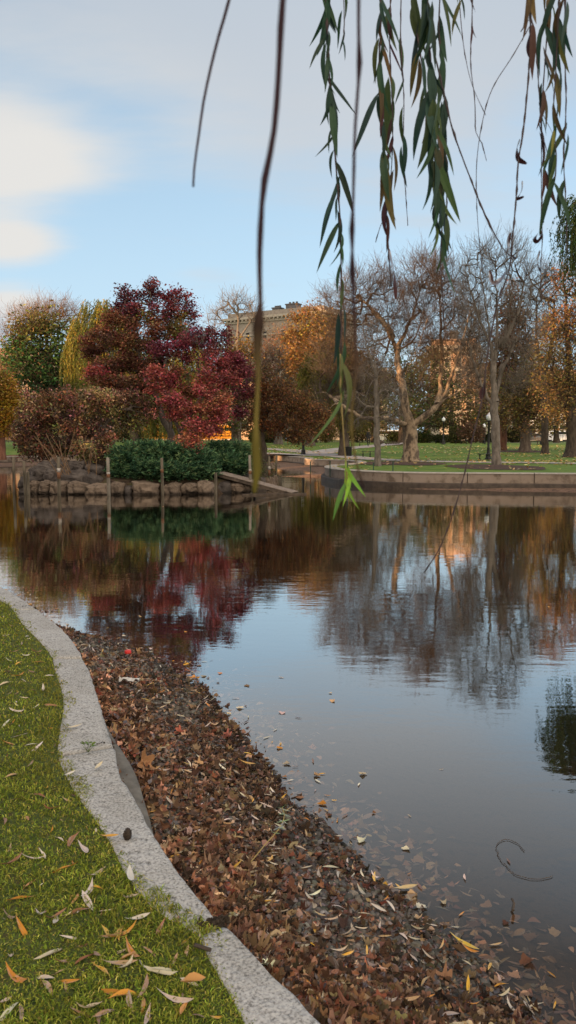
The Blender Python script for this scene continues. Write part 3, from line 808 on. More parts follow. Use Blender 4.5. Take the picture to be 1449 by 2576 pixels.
lone_leaf('fallen_leaf', LM[0], G(362, 1925, -.19), .17, (.36, .19, .09), 'big tan curled leaf standing up in the litter beside the footing', 1.2, .9, .8)
lone_leaf('fallen_leaf', LW2, G(1015, 2235, WATER + .006), .14, (.55, .42, .22), 'broad pale leaf floating just off the shore', .2)
lone_leaf('fallen_leaf', LW, G(1170, 2375, WATER + .01), .15, (.62, .42, .06), 'bright yellow willow leaf floating at the water edge', -.8)
lone_leaf('fallen_leaf', LW, G(622, 1920, -.33), .13, (.62, .34, .05), 'orange yellow willow leaf across the pebbles near the water', -.5)
# cone, paper, cap, twigs
mb = MB(); p = G(321, 2103, .045)
a = np.linspace(0, 1, 9); V, Fs = rock_template(3, 77, 20); V = V * np.array([.017, .017, .028]); V += .0025 * np.sin(V[:, 2:3] * 900 + np.arctan2(V[:, 1], V[:, 0])[:, None] * 5) * unit(V); mb.add(V + p + np.array([0, 0, .008]), Fs)
tag(mb.build('pine_cone', surf('cone_brown', (.018, .012, .009), (.05, .036, .026), 120, .8), base=p, smooth=True), 'small dark brown cone lying on the long curved kerb stone', 'cone')
mb = MB(); p = G(325, 1716, -.27); gx_, gy_ = np.meshgrid(np.linspace(-1, 1, 9), np.linspace(-1, 1, 6), indexing='ij')
V = np.stack([gx_ * .075, gy_ * .032, .022 + .008 * np.sin(gx_ * 4 + gy_ * 3) + .006 * rng.normal(size=gx_.shape)], -1).reshape(-1, 3) + p; idx = np.arange(54).reshape(9, 6)
mb.add(V, np.stack([idx[:-1, :-1], idx[1:, :-1], idx[1:, 1:], idx[:-1, 1:]], -1).reshape(-1, 4))
tag(mb.build('paper', surf('white_paper', (.42, .41, .39), (.6, .59, .57), 20, .8), base=p), 'crumpled white paper lying on the leafy beach', 'paper')
mb = MB(); p = G(322, 1646, -.4); mb.lathe([(.0, .0), (.03, .0), (.032, .008), (.03, .025), (.024, .03), (0.0, .03)], p + np.array([0, 0, .01]), 16)
tag(mb.build('bottle_cap', surf('red_plastic', (.55, .03, .03), (.6, .05, .04), 10, .4), base=p), 'small red cap among the leaves at the far end of the beach', 'cap')
for (x, y, lb) in [(898, 2257, 'white feathery scrap on wet leaves near the water edge'), (1003, 2447, 'tiny white scrap on the brown leaves lower on the beach')]:
    mb = MB(); p = G(x, y, WATER + .04); V, Fs = rock_template(2, int(x), 9); mb.add(V * np.array([.022, .015, .009]) + p, Fs)
    tag(mb.build('scrap', surf('scrap_white', (.6, .6, .58), (.75, .75, .75), 60, .9), base=p), lb, 'scrap')
tw = [G(632, 2195, -.28), G(668, 2150, -.29), G(702, 2110, -.31), G(715, 2078, -.33), G(710, 2055, -.34)]
root = thing('twig', 'fallen yellow willow twig with grey green leaves on the beach pebbles', 'twig', tw[0]); mb = MB(); tw = [q_ + np.array([0, 0, .05]) for q_ in tw]
mb.tube(smooth_line(tw, .03), .0022, 5); mb.build('stem', surf('twig_yellow', (.35, .24, .06), (.4, .3, .1), 30, .6), root)
mb = MB(); S = smooth_line(tw, .03)[8:]; n = 14
scatter(mb, LW, S[rng.integers(0, len(S), n)], rng.uniform(1.5, 4.5, n), rng.normal(0, .3, n), rng.normal(0, .3, n), rng.uniform(.05, .09, n), rng.uniform(-.3, .6, n), rng.uniform(0, 1, n), vary(rng, np.array([(.22, .26, .2), (.3, .32, .25), (.15, .19, .1)])[rng.integers(0, 3, n)], n, .15))
mb.build('leaves', M_litter, root)
ring = [G(x, y, WATER + .005) for x, y in [(1320, 2140), (1300, 2120), (1275, 2112), (1255, 2118), (1248, 2135), (1262, 2165), (1285, 2190), (1310, 2205), (1340, 2212), (1370, 2210), (1391, 2204)]]
mb = MB(); RS = smooth_line(ring, .02); RS[:, :2] += rng.normal(0, .0025, (len(RS), 2)); mb.tube(RS, .0016, 5); tag(mb.build('twig', M_twig, base=ring[0]), 'thin dark twig curled in a loop on the open water', 'twig')
for (pts, lb) in [([(1288, 2262), (1293, 2272), (1290, 2290)], 'short dark stub poking out of the water below the looped twig'), ([(490, 2377), (515, 2385), (530, 2390)], 'short dark stick lying in the soil filled kerb joint')]:
    P = [G(x, y, (WATER + .03) if x > 900 else .05) for x, y in pts]; mb = MB(); mb.tube(P, .006, 6); tag(mb.build('stick', M_bark_d, base=P[0]), lb, 'stick')
root = thing('weed', 'small green weed growing from the joint of the granite kerb', 'weed', G(222, 1892, .03)); mb = MB(); b0 = G(222, 1892, .03)
for k_ in range(7):
    a = k_ * .9; d = np.array([math.cos(a) * .03, math.sin(a) * .03, .03 + .03 * rng.random()]); mb.tube([b0, b0 + d * .6, b0 + d], .0012, 4, (.1, .14, .04))
mb.build('stem', M_leaf, root); mb = MB(); n = 9; ang = np.arange(n) * .7
scatter(mb, LO, b0 + np.stack([np.cos(ang) * .03, np.sin(ang) * .03, .03 + .03 * rng.random(n)], 1), ang, rng.normal(0, .3, n), rng.normal(-.3, .3, n), np.full(n, .03), np.full(n, .3), np.full(n, .3), vary(rng, (.11, .17, .04), n)); mb.build('leaves', M_leaf, root)
mb = MB()
for a_, b_ in [((562, 2330), (502, 2346)), ((284, 1880), (150, 1899)), ((199, 1653), (134, 1656)), ((92, 1531), (40, 1535))]:
    A0, B0 = G(*a_, .0), G(*b_, .0); big = a_[0] == 562; n = 150 if big else 70; f = rng.random(n)[:, None]
    P = A0 * (1 - f) + B0 * f + rng.normal(0, .010 if big else .004, (n, 3)) * [1, 1, 0]; P[:, 2] = rng.uniform(.0, .03 if big else .02, n); V, Fs = rock_template(1, 5, 7)
    scatter(mb, (V, Fs), P, rng.uniform(0, 6, n), rng.normal(0, .5, n), rng.normal(0, .5, n), rng.uniform(.004, .011 if big else .008, n), np.zeros(n), np.zeros(n), np.ones((n, 3)))
    rand_leaf(mb, LO, P[:12] + [0, 0, .016], rng.uniform(.012, .03, 12), np.full((12, 3), .9), .4)
struct(mb.build('joint_soil', surf('soil', (.03, .022, .014), (.06, .045, .03), 60, .95, .6)), 'stuff')
# ================================================================== far shore terrain
wall_px = [(1700, 1194.5), (1449, 1192), (1270, 1191), (1100, 1190), (980, 1188), (900, 1184.5), (850, 1181), (825, 1177.5), (817, 1174), (828, 1170), (870, 1167.5), (896, 1164), (890, 1160), (862, 1157.5), (770, 1155), (764, 1151), (690, 1146.5), (600, 1145), (400, 1146), (60, 1148), (0, 1149), (-300, 1152)]
W3 = smooth_line([G(x, y, LAND + .03) for x, y in wall_px], .25)
W2 = W3[:, :2]
far_poly = np.concatenate([W2, [[-400, 70], [-400, 600], [400, 600], [400, 30]]])
xs = np.concatenate([np.linspace(-400, -46, 14)[:-1], np.arange(-46, 40, .3), np.linspace(40, 400, 16)])
ys = np.concatenate([np.arange(26, 88, .3), np.geomspace(88, 500, 30)])
X, Y = np.meshgrid(xs, ys, indexing='ij')
ins = inside(X, Y, far_poly); dd = dist_poly(X, Y, W2[::2])
sd = np.where(ins, dd, -dd)
grav = np.where(Y > 45, -.30 - .075 * dd, -.50 + .12 * np.clip((X - 3) / 9, 0, 1) - .10 * dd) + .02 * fnoise(X, Y, 2.2, 3)
Z = np.where(sd > .3, land_z(Y) + .02 * fnoise(X, Y, .6, 2), np.maximum(grav, -2.2))
nx, ny = X.shape; idx = np.arange(nx * ny).reshape(nx, ny)
q = np.stack([idx[:-1, :-1], idx[1:, :-1], idx[1:, 1:], idx[:-1, 1:]], -1).reshape(-1, 4)
V = np.stack([X, Y, Z], -1).reshape(-1, 3)
isl = (sd.reshape(-1)[q] > .3).all(1)
near_g = (~isl) & (sd.reshape(-1)[q].max(1) > -16)
def submesh(name, mask, mat):
    f = q[mask]; u, inv = np.unique(f, return_inverse=True)
    mb = MB(); mb.add(V[u], inv.reshape(f.shape)); return struct(mb.build(name, mat, smooth=True))
M_lawn = surf('far_grass', (.06, .12, .012), (.10, .17, .02), 1.3, .95, .5, 22, dist=.03, c3=(.15, .18, .035))
M_gravel = surf('far_gravel', (.06, .036, .025), (.20, .125, .085), 5, .95, .8, 12, dist=.05, c3=(.085, .06, .045))
submesh('far_lawn', isl, M_lawn); submesh('far_beach', near_g, M_gravel)

# granite wall of the far shore: blocks with open joints on a lower ledge
M_wall = surf('wall_granite', (.13, .098, .075), (.25, .20, .16), 2.5, .85, .4, 30, dist=.01, c3=(.26, .21, .175))
M_cope = surf('coping_granite', (.28, .25, .21), (.42, .385, .335), 4, .85, .3, 30, dist=.01)
root = thing('granite_wall', 'low tan granite retaining wall along the far shore lawn, rounding the point', 'wall', W3[40])
T = unit(np.gradient(W3, axis=0)); Nn = np.stack([T[:, 1], -T[:, 0], 0 * T[:, 0]], 1)
if inside(np.array([W3[20, 0] + Nn[20, 0]]), np.array([W3[20, 1] + Nn[20, 1]]), far_poly)[0]: Nn = -Nn   # points to the water
def ribbon(mb, S, Nv, prof):
    rows = [S + Nv * o + np.array([0, 0, z]) for o, z in prof]; V = np.stack(rows, 1); n, m_ = V.shape[:2]; idx = np.arange(n * m_).reshape(n, m_)
    mb.add(V.reshape(-1, 3), [np.stack([idx[:-1, :-1], idx[:-1, 1:], idx[1:, 1:], idx[1:, :-1]], -1).reshape(-1, 4), idx[0][None, ::-1], idx[-1][None]])
mw = MB(); ml = MB(); mc = MB(); nb = 11
base = W3.copy(); base[:, 2] = 0
for s in range(0, len(W3) - 2, nb):
    e = min(s + nb, len(W3) - 1); S = base[s:e + 1].copy(); S[0] += T[s] * .018; S[-1] -= T[e] * .018
    ribbon(mw, S, Nn[s:e + 1], [(-.62, -.5), (-.62, .16), (0.0, .16), (.0, -.235), (.01, -.5)])
    ribbon(mc, S, Nn[s:e + 1], [(-.62, .155), (-.62, .20), (-.02, .20), (.025, .185), (.03, .155)])
ribbon(ml, base, Nn, [(.0, -.6), (.0, -.238), (.17, -.245), (.19, -.27), (.2, -.6)])
mw.build('block_course', M_wall, root); mc.build('coping', M_cope, root); ml.build('ledge', surf('wet_stone', (.035, .026, .02), (.075, .057, .044), 4, .5, .3, 30), root)

# paths, mulch beds, street (thin sheets a few mm above the lawn)
M_path = surf('path_asphalt', (.30, .27, .25), (.42, .385, .36), 1.2, .9, .2, 40)
M_mulch = surf('mulch', (.035, .02, .014), (.10, .06, .042), 5, .95, .8, 15, dist=.04)
M_road = surf('road_asphalt', (.05, .05, .05), (.075, .073, .07), 2, .9)
def strip(name, pts, width, mat, lift, zf=land_z):
    S = smooth_line(np.array(pts), .8); T = unit(np.gradient(S, axis=0)); Nv = np.stack([-T[:, 1], T[:, 0]], 1)
    rows = []
    for f in (-.5, -.25, 0, .25, .5):
        p = S[:, :2] + Nv * width * f; rows.append(np.concatenate([p, (zf(p[:, 1]) + .02 * fnoise(p[:, 0], p[:, 1], .6, 2) + lift)[:, None]], 1))
    V = np.stack(rows, 1); n, m_ = V.shape[:2]; idx = np.arange(n * m_).reshape(n, m_)
    mb = MB(); mb.add(V.reshape(-1, 3), np.stack([idx[:-1, :-1], idx[:-1, 1:], idx[1:, 1:], idx[1:, :-1]], -1).reshape(-1, 4)); return struct(mb.build(name, mat))
def LG(x, y):
    """where the sight line meets the far lawn"""
    d = ray(x, y); lo, hi = 20.0, 400.0
    for _ in range(40):
        m_ = (lo + hi) / 2
        if EYE + d[2] * m_ / d[1] > land_z(m_): lo = m_
        else: hi = m_
    return np.array([d[0] * lo / d[1], lo, float(land_z(lo))])
def Lp(pts): return [LG(*p)[:2] for p in pts]
strip('path', Lp([(1800, 1170), (1449, 1166.5), (1300, 1164.5), (1100, 1161.5), (1000, 1159), (930, 1155), (870, 1149), (810, 1142), (755, 1136), (700, 1131), (560, 1128), (300, 1127)]), 2.6, M_path, .03)
strip('side_path', Lp([(850, 1147.5), (800, 1146.2), (740, 1144), (640, 1140.5), (500, 1139)]), 1.8, M_path, .036)
strip('cross_path', Lp([(800, 1140), (850, 1131), (900, 1126), (950, 1121), (985, 1117), (1020, 1113)]), 2.6, M_path, .042)
strip('far_path', Lp([(1030, 1114.2), (1200, 1114), (1449, 1115.5), (1700, 1117)]), 2.2, M_path, .036)
strip('street', [(-200, 150), (-60, 150), (60, 150), (200, 150)], 14, M_road, .03)
def mulch(x, y, rx, ry):
    c = LG(x, y); ax = abs(LG(x + rx, y)[0] - c[0]); ay = abs(LG(x, y - ry)[1] - c[1])
    mb = MB(); n = 40; a = np.linspace(0, 6.283, n, endpoint=False); rr = 1 + .05 * np.sin(a * 5 + x)
    rings = []
    for f in (1, .6, .3):
        px, py = c[0] + ax * np.cos(a) * rr * f, c[1] + ay * np.sin(a) * rr * f
        rings.append(np.stack([px, py, land_z(py) + .02 * fnoise(px, py, .6, 2) + .016 + .02 * (1 - f)], 1))
    V = np.concatenate(rings + [[[c[0], c[1], float(land_z(c[1])) + .05]]]); f = []
    k = np.arange(n); k2 = (k + 1) % n
    mb.add(V, [np.stack([k, k2, n + k2, n + k], 1), np.stack([n + k, n + k2, 2 * n + k2, 2 * n + k], 1), np.stack([2 * n + k, 2 * n + k2, np.full(n, 3 * n)], 1)])
    struct(mb.build('mulch_bed', M_mulch))
mulch(1000, 1166, 120, 4.2); mulch(1245, 1175, 115, 6.5); mulch(1310, 1136, 70, 2.5); mulch(985, 1119, 40, 1.5)
# fallen leaves over the far lawn
mb = MB(); n = 13000; x = rng.uniform(-8, 36, n); y = 37 + 55 * rng.random(n) ** 1.2; k = inside(x, y, far_poly) & (rng.random(n) < np.clip(.45 + .7 * fnoise(x, y, .16, 6) + .25 * fnoise(x, y, .5, 1), .06, 1)); x, y = x[k], y[k]; n = len(x)
leaf_quads(mb, np.stack([x, y, land_z(y) + .05], 1), np.full(n, .24), vary(rng, np.array([(.5, .38, .1), (.38, .22, .08), (.55, .45, .2)])[rng.integers(0, 3, n)], n, .2), rng, .6, 2.0, dirs=np.stack([rng.normal(size=n), rng.normal(size=n), rng.normal(0, .1, n)], 1))
struct(mb.build('lawn_leaves', M_litter), 'stuff')

# ================================================================== island
IC = np.array([-5.75, 34.75]); IRX, IRY = 4.8, 4.2
gx = np.linspace(-1.15, 1.15, 60); X, Y = np.meshgrid(IC[0] + gx * IRX, IC[1] + gx * IRY, indexing='ij')
def isl_z(x, y):
    r_ = (np.abs((np.asarray(x) - IC[0]) / IRX) ** 3 + np.abs((np.asarray(y) - IC[1]) / IRY) ** 3) ** (1 / 3)
    return np.where(r_ < .97, -.08 + .85 * (1 - r_ ** 2), -.08 - (r_ - .97) * 8) + .03 * fnoise(np.asarray(x), np.asarray(y), 2.5, 3)
nx, ny = X.shape; idx = np.arange(nx * ny).reshape(nx, ny)
mb = MB(); mb.add(np.stack([X, Y, np.maximum(isl_z(X, Y), -1.4)], -1).reshape(-1, 3), np.stack([idx[:-1, :-1], idx[1:, :-1], idx[1:, 1:], idx[:-1, 1:]], -1).reshape(-1, 4))
struct(mb.build('island_ground', surf('island_soil', (.02, .014, .01), (.055, .037, .025), 5, .95, .6, 20, c3=(.05, .05, .02)), smooth=True))
M_rock = surf('boulder_stone', (.055, .04, .03), (.17, .13, .098), 3.0, .9, .7, 14, dist=.03, c3=(.11, .083, .064), attr=True)
M_rockd = surf('boulder_dark', (.035, .029, .027), (.10, .086, .078), 3.0, .9, .7, 14, dist=.03, attr=True)
def boulder(c, size, seed, mat, label, rz=0.0, group='boulders along the island edge', square=.62):
    r = np.random.default_rng(seed); V, Fs = rock_template(4, seed, 11)
    V = np.sign(V) * np.abs(V) ** square if square != 1 else V
    V = V / np.abs(V).max(0)
    U = unit(V); V = V * (1 + .05 * np.sin(U @ r.normal(size=3) * 5 + 1) + .035 * np.sin(U @ r.normal(size=3) * 11 + 2) + .02 * np.sin(U @ r.normal(size=3) * 23))[:, None]
    tl = r.normal(0, .12); V = V * np.asarray(size) * .5; V = V @ np.array([[math.cos(tl), 0, -math.sin(tl)], [0, 1, 0], [math.sin(tl), 0, math.cos(tl)]]); ca, sa = math.cos(rz), math.sin(rz)
    V = V @ np.array([[ca, sa, 0], [-sa, ca, 0], [0, 0, 1]]) + c
    wet = np.clip((V[:, 2] + .44 + .03 * np.sin(V[:, 0] * 9)) / .05, 0, 1)[:, None]; mb = MB(); mb.add(V, Fs, np.ones((len(V), 3)) * r.uniform(.8, 1.25) * (.3 + .7 * wet)); return tag(mb.build('boulder', mat, base=c, smooth=False), label, 'boulder', group)
front = [(48, 80, 1228, 1248, 'small low dark', 1), (76, 104, 1214, 1243, 'squarish tan', 0), (104, 130, 1212, 1243, 'upright tan', 0), (127, 172, 1213, 1243, 'split-faced rounded', 0), (166, 226, 1216, 1247, 'broad wedge shaped', 0), (222, 280, 1215, 1247, 'big pale flat topped', 0),
         (280, 318, 1220, 1246, 'low rectangular', 0), (316, 334, 1222, 1247, 'narrow reddish brown', 1), (332, 396, 1217, 1247, 'long flat faced', 0), (410, 462, 1218, 1244, 'sloping slab-like', 0), (456, 498, 1217, 1243, 'middle sized blocky', 0), (496, 538, 1213, 1242, 'pale triangular', 0), (545, 585, 1217, 1240, 'dark flat', 1), (580, 618, 1216, 1238, 'tilted grey', 0), (608, 634, 1214, 1234, 'pale rear', 0)]
plc = ['at the far left end of the island', 'beside the leftmost short post', 'second from the leftmost short post', 'behind the post with the white and orange band', 'between the banded post and the tall pale post', 'just left of the tall pale post',
       'just right of the tall pale post', 'under the left end of the green junipers', 'below the middle of the large juniper', 'right of the post in the middle of the junipers', 'below the right part of the large juniper', 'below the gap between the junipers', 'right of the short post by the ramp', 'under the upper end of the wooden ramp', 'beneath the middle of the wooden ramp']
for i_, ((x0, x1, y0, y1, ad, dk_), pl) in enumerate(zip(front, plc)):
    xc = (x0 + x1) / 2; Y = 30.15 + .55 * ((xc - 330) / 300) ** 2 + (.5 if xc > 540 else 0); s = Y / F
    c = A(xc, (y0 + y1) / 2 + 2 + 3 * math.sin(i_ * 2.9), Y + .25); boulder(c, ((x1 - x0) * s * (1.08 + .1 * math.sin(i_ * 4.1)), .8, (y1 - y0 + 9) * s * (1.12 + .12 * math.sin(i_ * 2.3))), 300 + i_, M_rockd if dk_ else M_rock, f'{ad} boulder {pl} at the waterline', rng.normal(0, .08))
upper = [(100, 1198, 46, 34, 'dark boulder above the leftmost squarish stones'), (130, 1200, 34, 34, 'rounded dark boulder behind the left twigs'), (158, 1196, 40, 40, 'grey boulder behind the banded post'), (190, 1206, 56, 32, 'big brown boulder stacked on the wedge shaped one'), (236, 1210, 44, 28, 'leaning boulder left of the tall pale post'),
         (200, 1178, 46, 28, 'dark tilted boulder on top of the stack'), (150, 1178, 44, 32, 'topmost left boulder of the rock stack'), (240, 1184, 40, 26, 'small boulder under the brown leaved branches'), (120, 1182, 40, 30, 'shadowed boulder at the foot of the bare shoots'), (225, 1166, 36, 22, 'highest boulder of the rock stack'), (70, 1215, 34, 26, 'low shadowed boulder by the left corner post')]
for i_, (x, y, w_, h_, lb) in enumerate(upper):
    Y = 30.9 + (1215 - y) * .025; s = Y / F; boulder(A(x, y, Y), (w_ * s * 1.3, .9, h_ * s * 1.5), 400 + i_, M_rockd, lb, rng.normal(0, .3), 'boulders stacked on the island bank', .7)
boulder(A(676, 1213, 34.2), (.55, .6, .5), 500, M_rock, 'pale boulder behind the ramp by the two leaning posts', .2); boulder(A(690, 1210, 34.6), (.34, .5, .55), 501, M_rock, 'whitish upright stone beside the rear posts', .1)
boulder(A(652, 1212, 33.6), (.5, .5, .42), 502, M_rockd, 'mossy dark stone under the ramp rail', .4)

# wooden posts
M_post = surf('post_wood', (.055, .047, .033), (.14, .118, .088), 5, .9, .6, 30, stretch=(1, 1, .2), dist=.01, c3=(.095, .085, .055))
M_post_p = surf('post_pale', (.13, .115, .092), (.29, .265, .22), 5, .9, .5, 30, stretch=(1, 1, .2), dist=.01)
M_band = surf('post_band', (.26, .235, .20), (.46, .43, .40), 18, .8)
M_rust = surf('post_rust', (.12, .055, .03), (.20, .10, .055), 16, .9)
posts = [(64, 1160, 1250, 9, 30.0, -.02, None, 'mossy wooden post at the left corner of the island, in the dark branches'), (38, 1150, 1232, 9, 31.0, .01, None, 'tall dark wooden post standing farthest left, off the end of the island'), (72, 1187, 1243, 9, 29.8, 0, None, 'short mossy wooden post beside the squarish tan boulder'), (149, 1149, 1247, 10, 29.6, .01, 'low', 'wooden post with a white band and rusty orange below it'),
         (274, 1151, 1248, 10, 29.5, -.012, 'pale', 'tall pale wooden post with a rusty patch left of the junipers'), (409, 1152, 1246, 9, 29.6, -.012, 'rustline', 'wooden post with a rust stained top standing before the large juniper'), (543, 1189, 1247, 9, 29.9, 0, None, 'short wooden post below the right end of the large juniper'), (630, 1145, 1236, 9, 31.2, -.02, 'pale', 'leaning wooden post at the middle of the ramp'), (677, 1148, 1222, 8, 34, .0, 'low', 'greenish wooden post behind the ramp with a pale mark'), (694, 1145, 1214, 7, 35, .03, None, 'thin tilted dark post rising behind the ramp')]
for (x, y0, y1, w_, Y, lean, kd, lb) in posts:
    if x == 38: x = 36
    top = A(x, y0, Y); bot = A(x, y1, Y); bot[2] = -1.2; r_ = (w_ - 1.5) * Y / F / 2
    ax = np.array([lean, 0, 1.0]); H = top[2] - bot[2]; root = thing('wooden_post', lb, 'post', bot, 'wooden posts standing round the island')
    pt = lambda h: bot + np.array([lean * (h - 1.0), .0, h])
    mb = MB(); mb.tube([pt(0), pt(H * .5), pt(H * .8), pt(H - .02), pt(H)], [r_, r_ * 1.02, r_ * .97, r_ * .95, r_ * .75], 10); mb.build('shaft', M_post_p if kd == 'pale' else M_post, root, smooth=True)
    if kd in ('low', 'pale', 'rustline'):
        hw = 1.2 + (.95 if kd == 'low' else .9) - .12; hw = {'low': H - .58, 'pale': H - .62, 'rustline': H - .42}[kd]
        if kd != 'rustline':
            mb = MB(); mb.tube([pt(hw), pt(hw + (.15 if kd == 'low' else .07))], r_ * 1.06, 10); mb.build('white_band', M_band, root, smooth=True)
        mb = MB(); mb.tube([pt(hw - (.24 if kd == 'low' else .13)), pt(hw - .002)], r_ * 1.04, 10); mb.build('rust_stain', M_rust, root, smooth=True)

# wooden ramp down to the water
root = thing('wooden_ramp', 'weathered wooden plank ramp sloping from the island down into the water', 'ramp', A(650, 1225, 31)); M_plank = surf('plank', (.13, .10, .08), (.27, .22, .18), 6, .9, .5, 30, c3=(.19, .155, .13)); M_plankd = surf('plank_dark', (.05, .038, .03), (.11, .085, .065), 6, .9)
a = A(553, 1189, 31.6); b_ = A(742, 1243, 30.6); b_[2] = WATER + .05; dv = b_ - a; Lr = np.linalg.norm(dv); dv /= Lr; side = unit(np.cross(dv, [0, 0, 1.0])); upv = np.cross(side, dv)
def obox(mb, c, ex, ey, ez, hx, hy, hz, col=None):
    V = np.array([c + ex * hx * i + ey * hy * j + ez * hz * k for k in (-1, 1) for i, j in ((-1, -1), (1, -1), (1, 1), (-1, 1))]); mb.add(V, np.array([[0, 3, 2, 1], [4, 5, 6, 7], [0, 1, 5, 4], [1, 2, 6, 5], [2, 3, 7, 6], [3, 0, 4, 7]]), col)
npl = 24
mb = MB()
for k in range(npl): obox(mb, a + dv * (Lr * (k + .5) / npl) + upv * .02 + side * rng.normal(0, .015), dv, side, upv, Lr / npl * .44, .42, .014)
mb.build('plank_deck', M_plank, root)
for sg in (-1, 1): mb = MB(); obox(mb, a + dv * Lr * .5 + side * .36 * sg - upv * .06, dv, side, upv, Lr * .5, .03, .06); mb.build('side_rail', M_plankd, root)
for (x, y0, Y) in [(627, 1208, 31.2), (640, 1212, 31.6), (718, 1232, 30.8)]:
    p = A(x, y0, Y); mb = MB(); mb.tube([[p[0], p[1], -1.2], p], .055, 8); mb.build('leg', M_plankd, root, smooth=True)
mb = MB(); obox(mb, A(690, 1243, 30.0) * np.array([1, 1, 0]) + np.array([0, 0, WATER + .02]), unit(np.array([.98, .2, .0])), np.array([-.2, .98, 0]), np.array([0, 0, 1.0]), 1.25, .05, .04); mb.build('ground_rail', M_plankd, root)

# green stakes in the shallows by the far wall
M_stake = surf('stake_green', (.02, .05, .035), (.035, .08, .055), 8, .6); 
for (x, y0, y1, lb) in [(781, 1162, 1205, 'green metal stake farthest left in the shallow inlet'), (830, 1161, 1214, 'tall green metal stake at the rounded point of the far wall'), (874, 1160, 1216, 'green metal stake in the water just right of the wall point'), (939, 1166, 1218, 'thin green metal stake below the slim bare trunk'), (988, 1163, 1220, 'rightmost green metal stake before the far wall, under the great bare tree')]:
    p = G(x, y1, WATER); root = thing('metal_stake', lb, 'stake', (p[0], p[1], WATER - .3), 'green metal stakes in the water by the far wall'); s = p[1] / F; top = A(x, y0, p[1])[2]
    mb = MB(); mb.tube([[p[0], p[1], WATER - .3], [p[0], p[1], -.2], [p[0], p[1], top]], .028, 6); mb.box((p[0], p[1], top + .01), (.075, .075, .03)); mb.build('shaft', M_stake, root)
    mb = MB(); mb.tube([[p[0], p[1], WATER - .05], [p[0], p[1], WATER + .28]], .031, 6); mb.build('rust_sleeve', M_rust, root)

# ================================================================== lamps, benches, bin, street things
M_iron = surf('black_iron', (.008, .009, .009), (.016, .017, .016), 10, .5); M_globe = surf('lamp_glass', (.72, .76, .8), (.8, .83, .86), 4, .25, spec=.5)
def lamp(H, loc, label):
    root = thing('street_lamp', label, 'street lamp', loc, 'black park lamps with white glass lanterns'); x, y, z = loc
    mb = MB(); mb.lathe([(.26, 0), (.26, .08), (.2, .12), (.17, .3), (.2, .34), (.13, .42), (.10, .8), (.115, .83), (.085, .88), (.075, H - .75), (.11, H - .72), (.06, H - .66), (.05, H - .6), (.14, H - .55), (.15, H - .52), (0, H - .52)], loc, 12); mb.build('post', M_iron, root, smooth=True)
    mb = MB(); mb.lathe([(.10, H - .519), (.19, H - .4), (.215, H - .25), (.2, H - .16), (.12, H - .1), (0, H - .1)], loc, 14); mb.build('lamp_shade', M_globe, root, smooth=True)
    mb = MB(); mb.lathe([(.13, H - .1), (.10, H - .04), (.03, H - .02), (.025, H + .05), (0, H + .08)], loc, 10); mb.build('finial', M_globe, root, smooth=True); return root
l0 = LG(1228, 1156); lamp(3.35, l0, 'black iron lamp post with white lantern beside the near bench and slim grey trunk')
for (x, y, D_, H, lb) in [(1115, 1116, 97, 3.3, 'small distant black lamp post before the sunlit brick building'), (1362, 1117, 95, 3.4, 'distant black lamp post among the oaks on the right'), (763, 1147, 68, 2.6, 'dark lamp post standing by the path fork under orange leaves'), (1217, 1117, 105, 2.6, 'slim lamp post far behind the near lamp')]:
    p = A(x, y, D_); p[2] = float(land_z(D_)); lamp(H, p, lb)
def bench(loc, W_, label, back=False, rz=0.0):
    root = thing('park_bench', label, 'bench', loc, 'dark park benches on the far lawn'); mb = MB(); x, y, z = loc
    for k in range(5): mb.box((x, y - .2 + k * .1, z + .45), (W_, .08, .035))
    mb.build('seat', M_iron, root)
    if back:
        mb = MB()
        for k in range(4): mb.box((x, y + .27 + k * .03, z + .58 + k * .1), (W_, .03, .07))
        mb.build('backrest', M_bark_g, root)
    for s in (-.42, 0, .42):
        mb = MB(); mb.tube([[x + s * W_, y - .2, z + .43], [x + s * W_ - .06, y - .22, z + .2], [x + s * W_ + .02, y - .26, z]], .03, 6); mb.tube([[x + s * W_, y + .2, z + .43], [x + s * W_ + .06, y + .22, z + .2], [x + s * W_ - .02, y + .26, z]], .03, 6); mb.tube([[x + s * W_, y - .2, z + .42], [x + s * W_, y + .2, z + .42]], .025, 6); mb.build('leg', M_iron, root)
    return root
b0 = LG(1227, 1158); bench(b0, 1.35, 'dark backless bench at the foot of the near lamp post'); b0 = LG(931, 1150); bench(b0, 1.35, 'dark backless bench left of the slim grey trunk by the path')
for (x, y, D_, W_, bk, lb) in [(1160, 1113, 98, 1.6, False, 'far bench on the lawn before the orange building'), (1352, 1117, 93, 1.9, True, 'bench with a pale back under the oaks near the far right lamp'), (1232, 1114, 97, 1.4, False, 'far bench half hidden behind the near lamp'), (905, 1120, 88, 2.2, False, 'long dark bench by the crossing path on the left'), (1108, 1113, 100, 1.4, False, 'far bench by the small lamp post')]:
    p = A(x, y, D_); p[2] = float(land_z(D_)); bench(p, W_, lb, bk)
p = LG(876, 1148); root = thing('litter_bin', 'black slatted litter bin beside the willow trunk', 'bin', p); mb = MB()
for k in range(18): a_ = k * 2 * math.pi / 18; mb.box(p + np.array([math.cos(a_) * .27, math.sin(a_) * .27, .38]), (.03, .06, .7), a_)
mb.build('slats', M_iron, root); mb = MB(); mb.lathe([(.25, .05), (.25, .7), (.22, .7), (0, .68)], p, 16); mb.build('liner', M_iron, root); mb = MB(); mb.lathe([(.31, .7), (.32, .78), (.2, .8), (.2, .76), (.28, .72)], p, 18); mb.build('rim', M_iron, root)

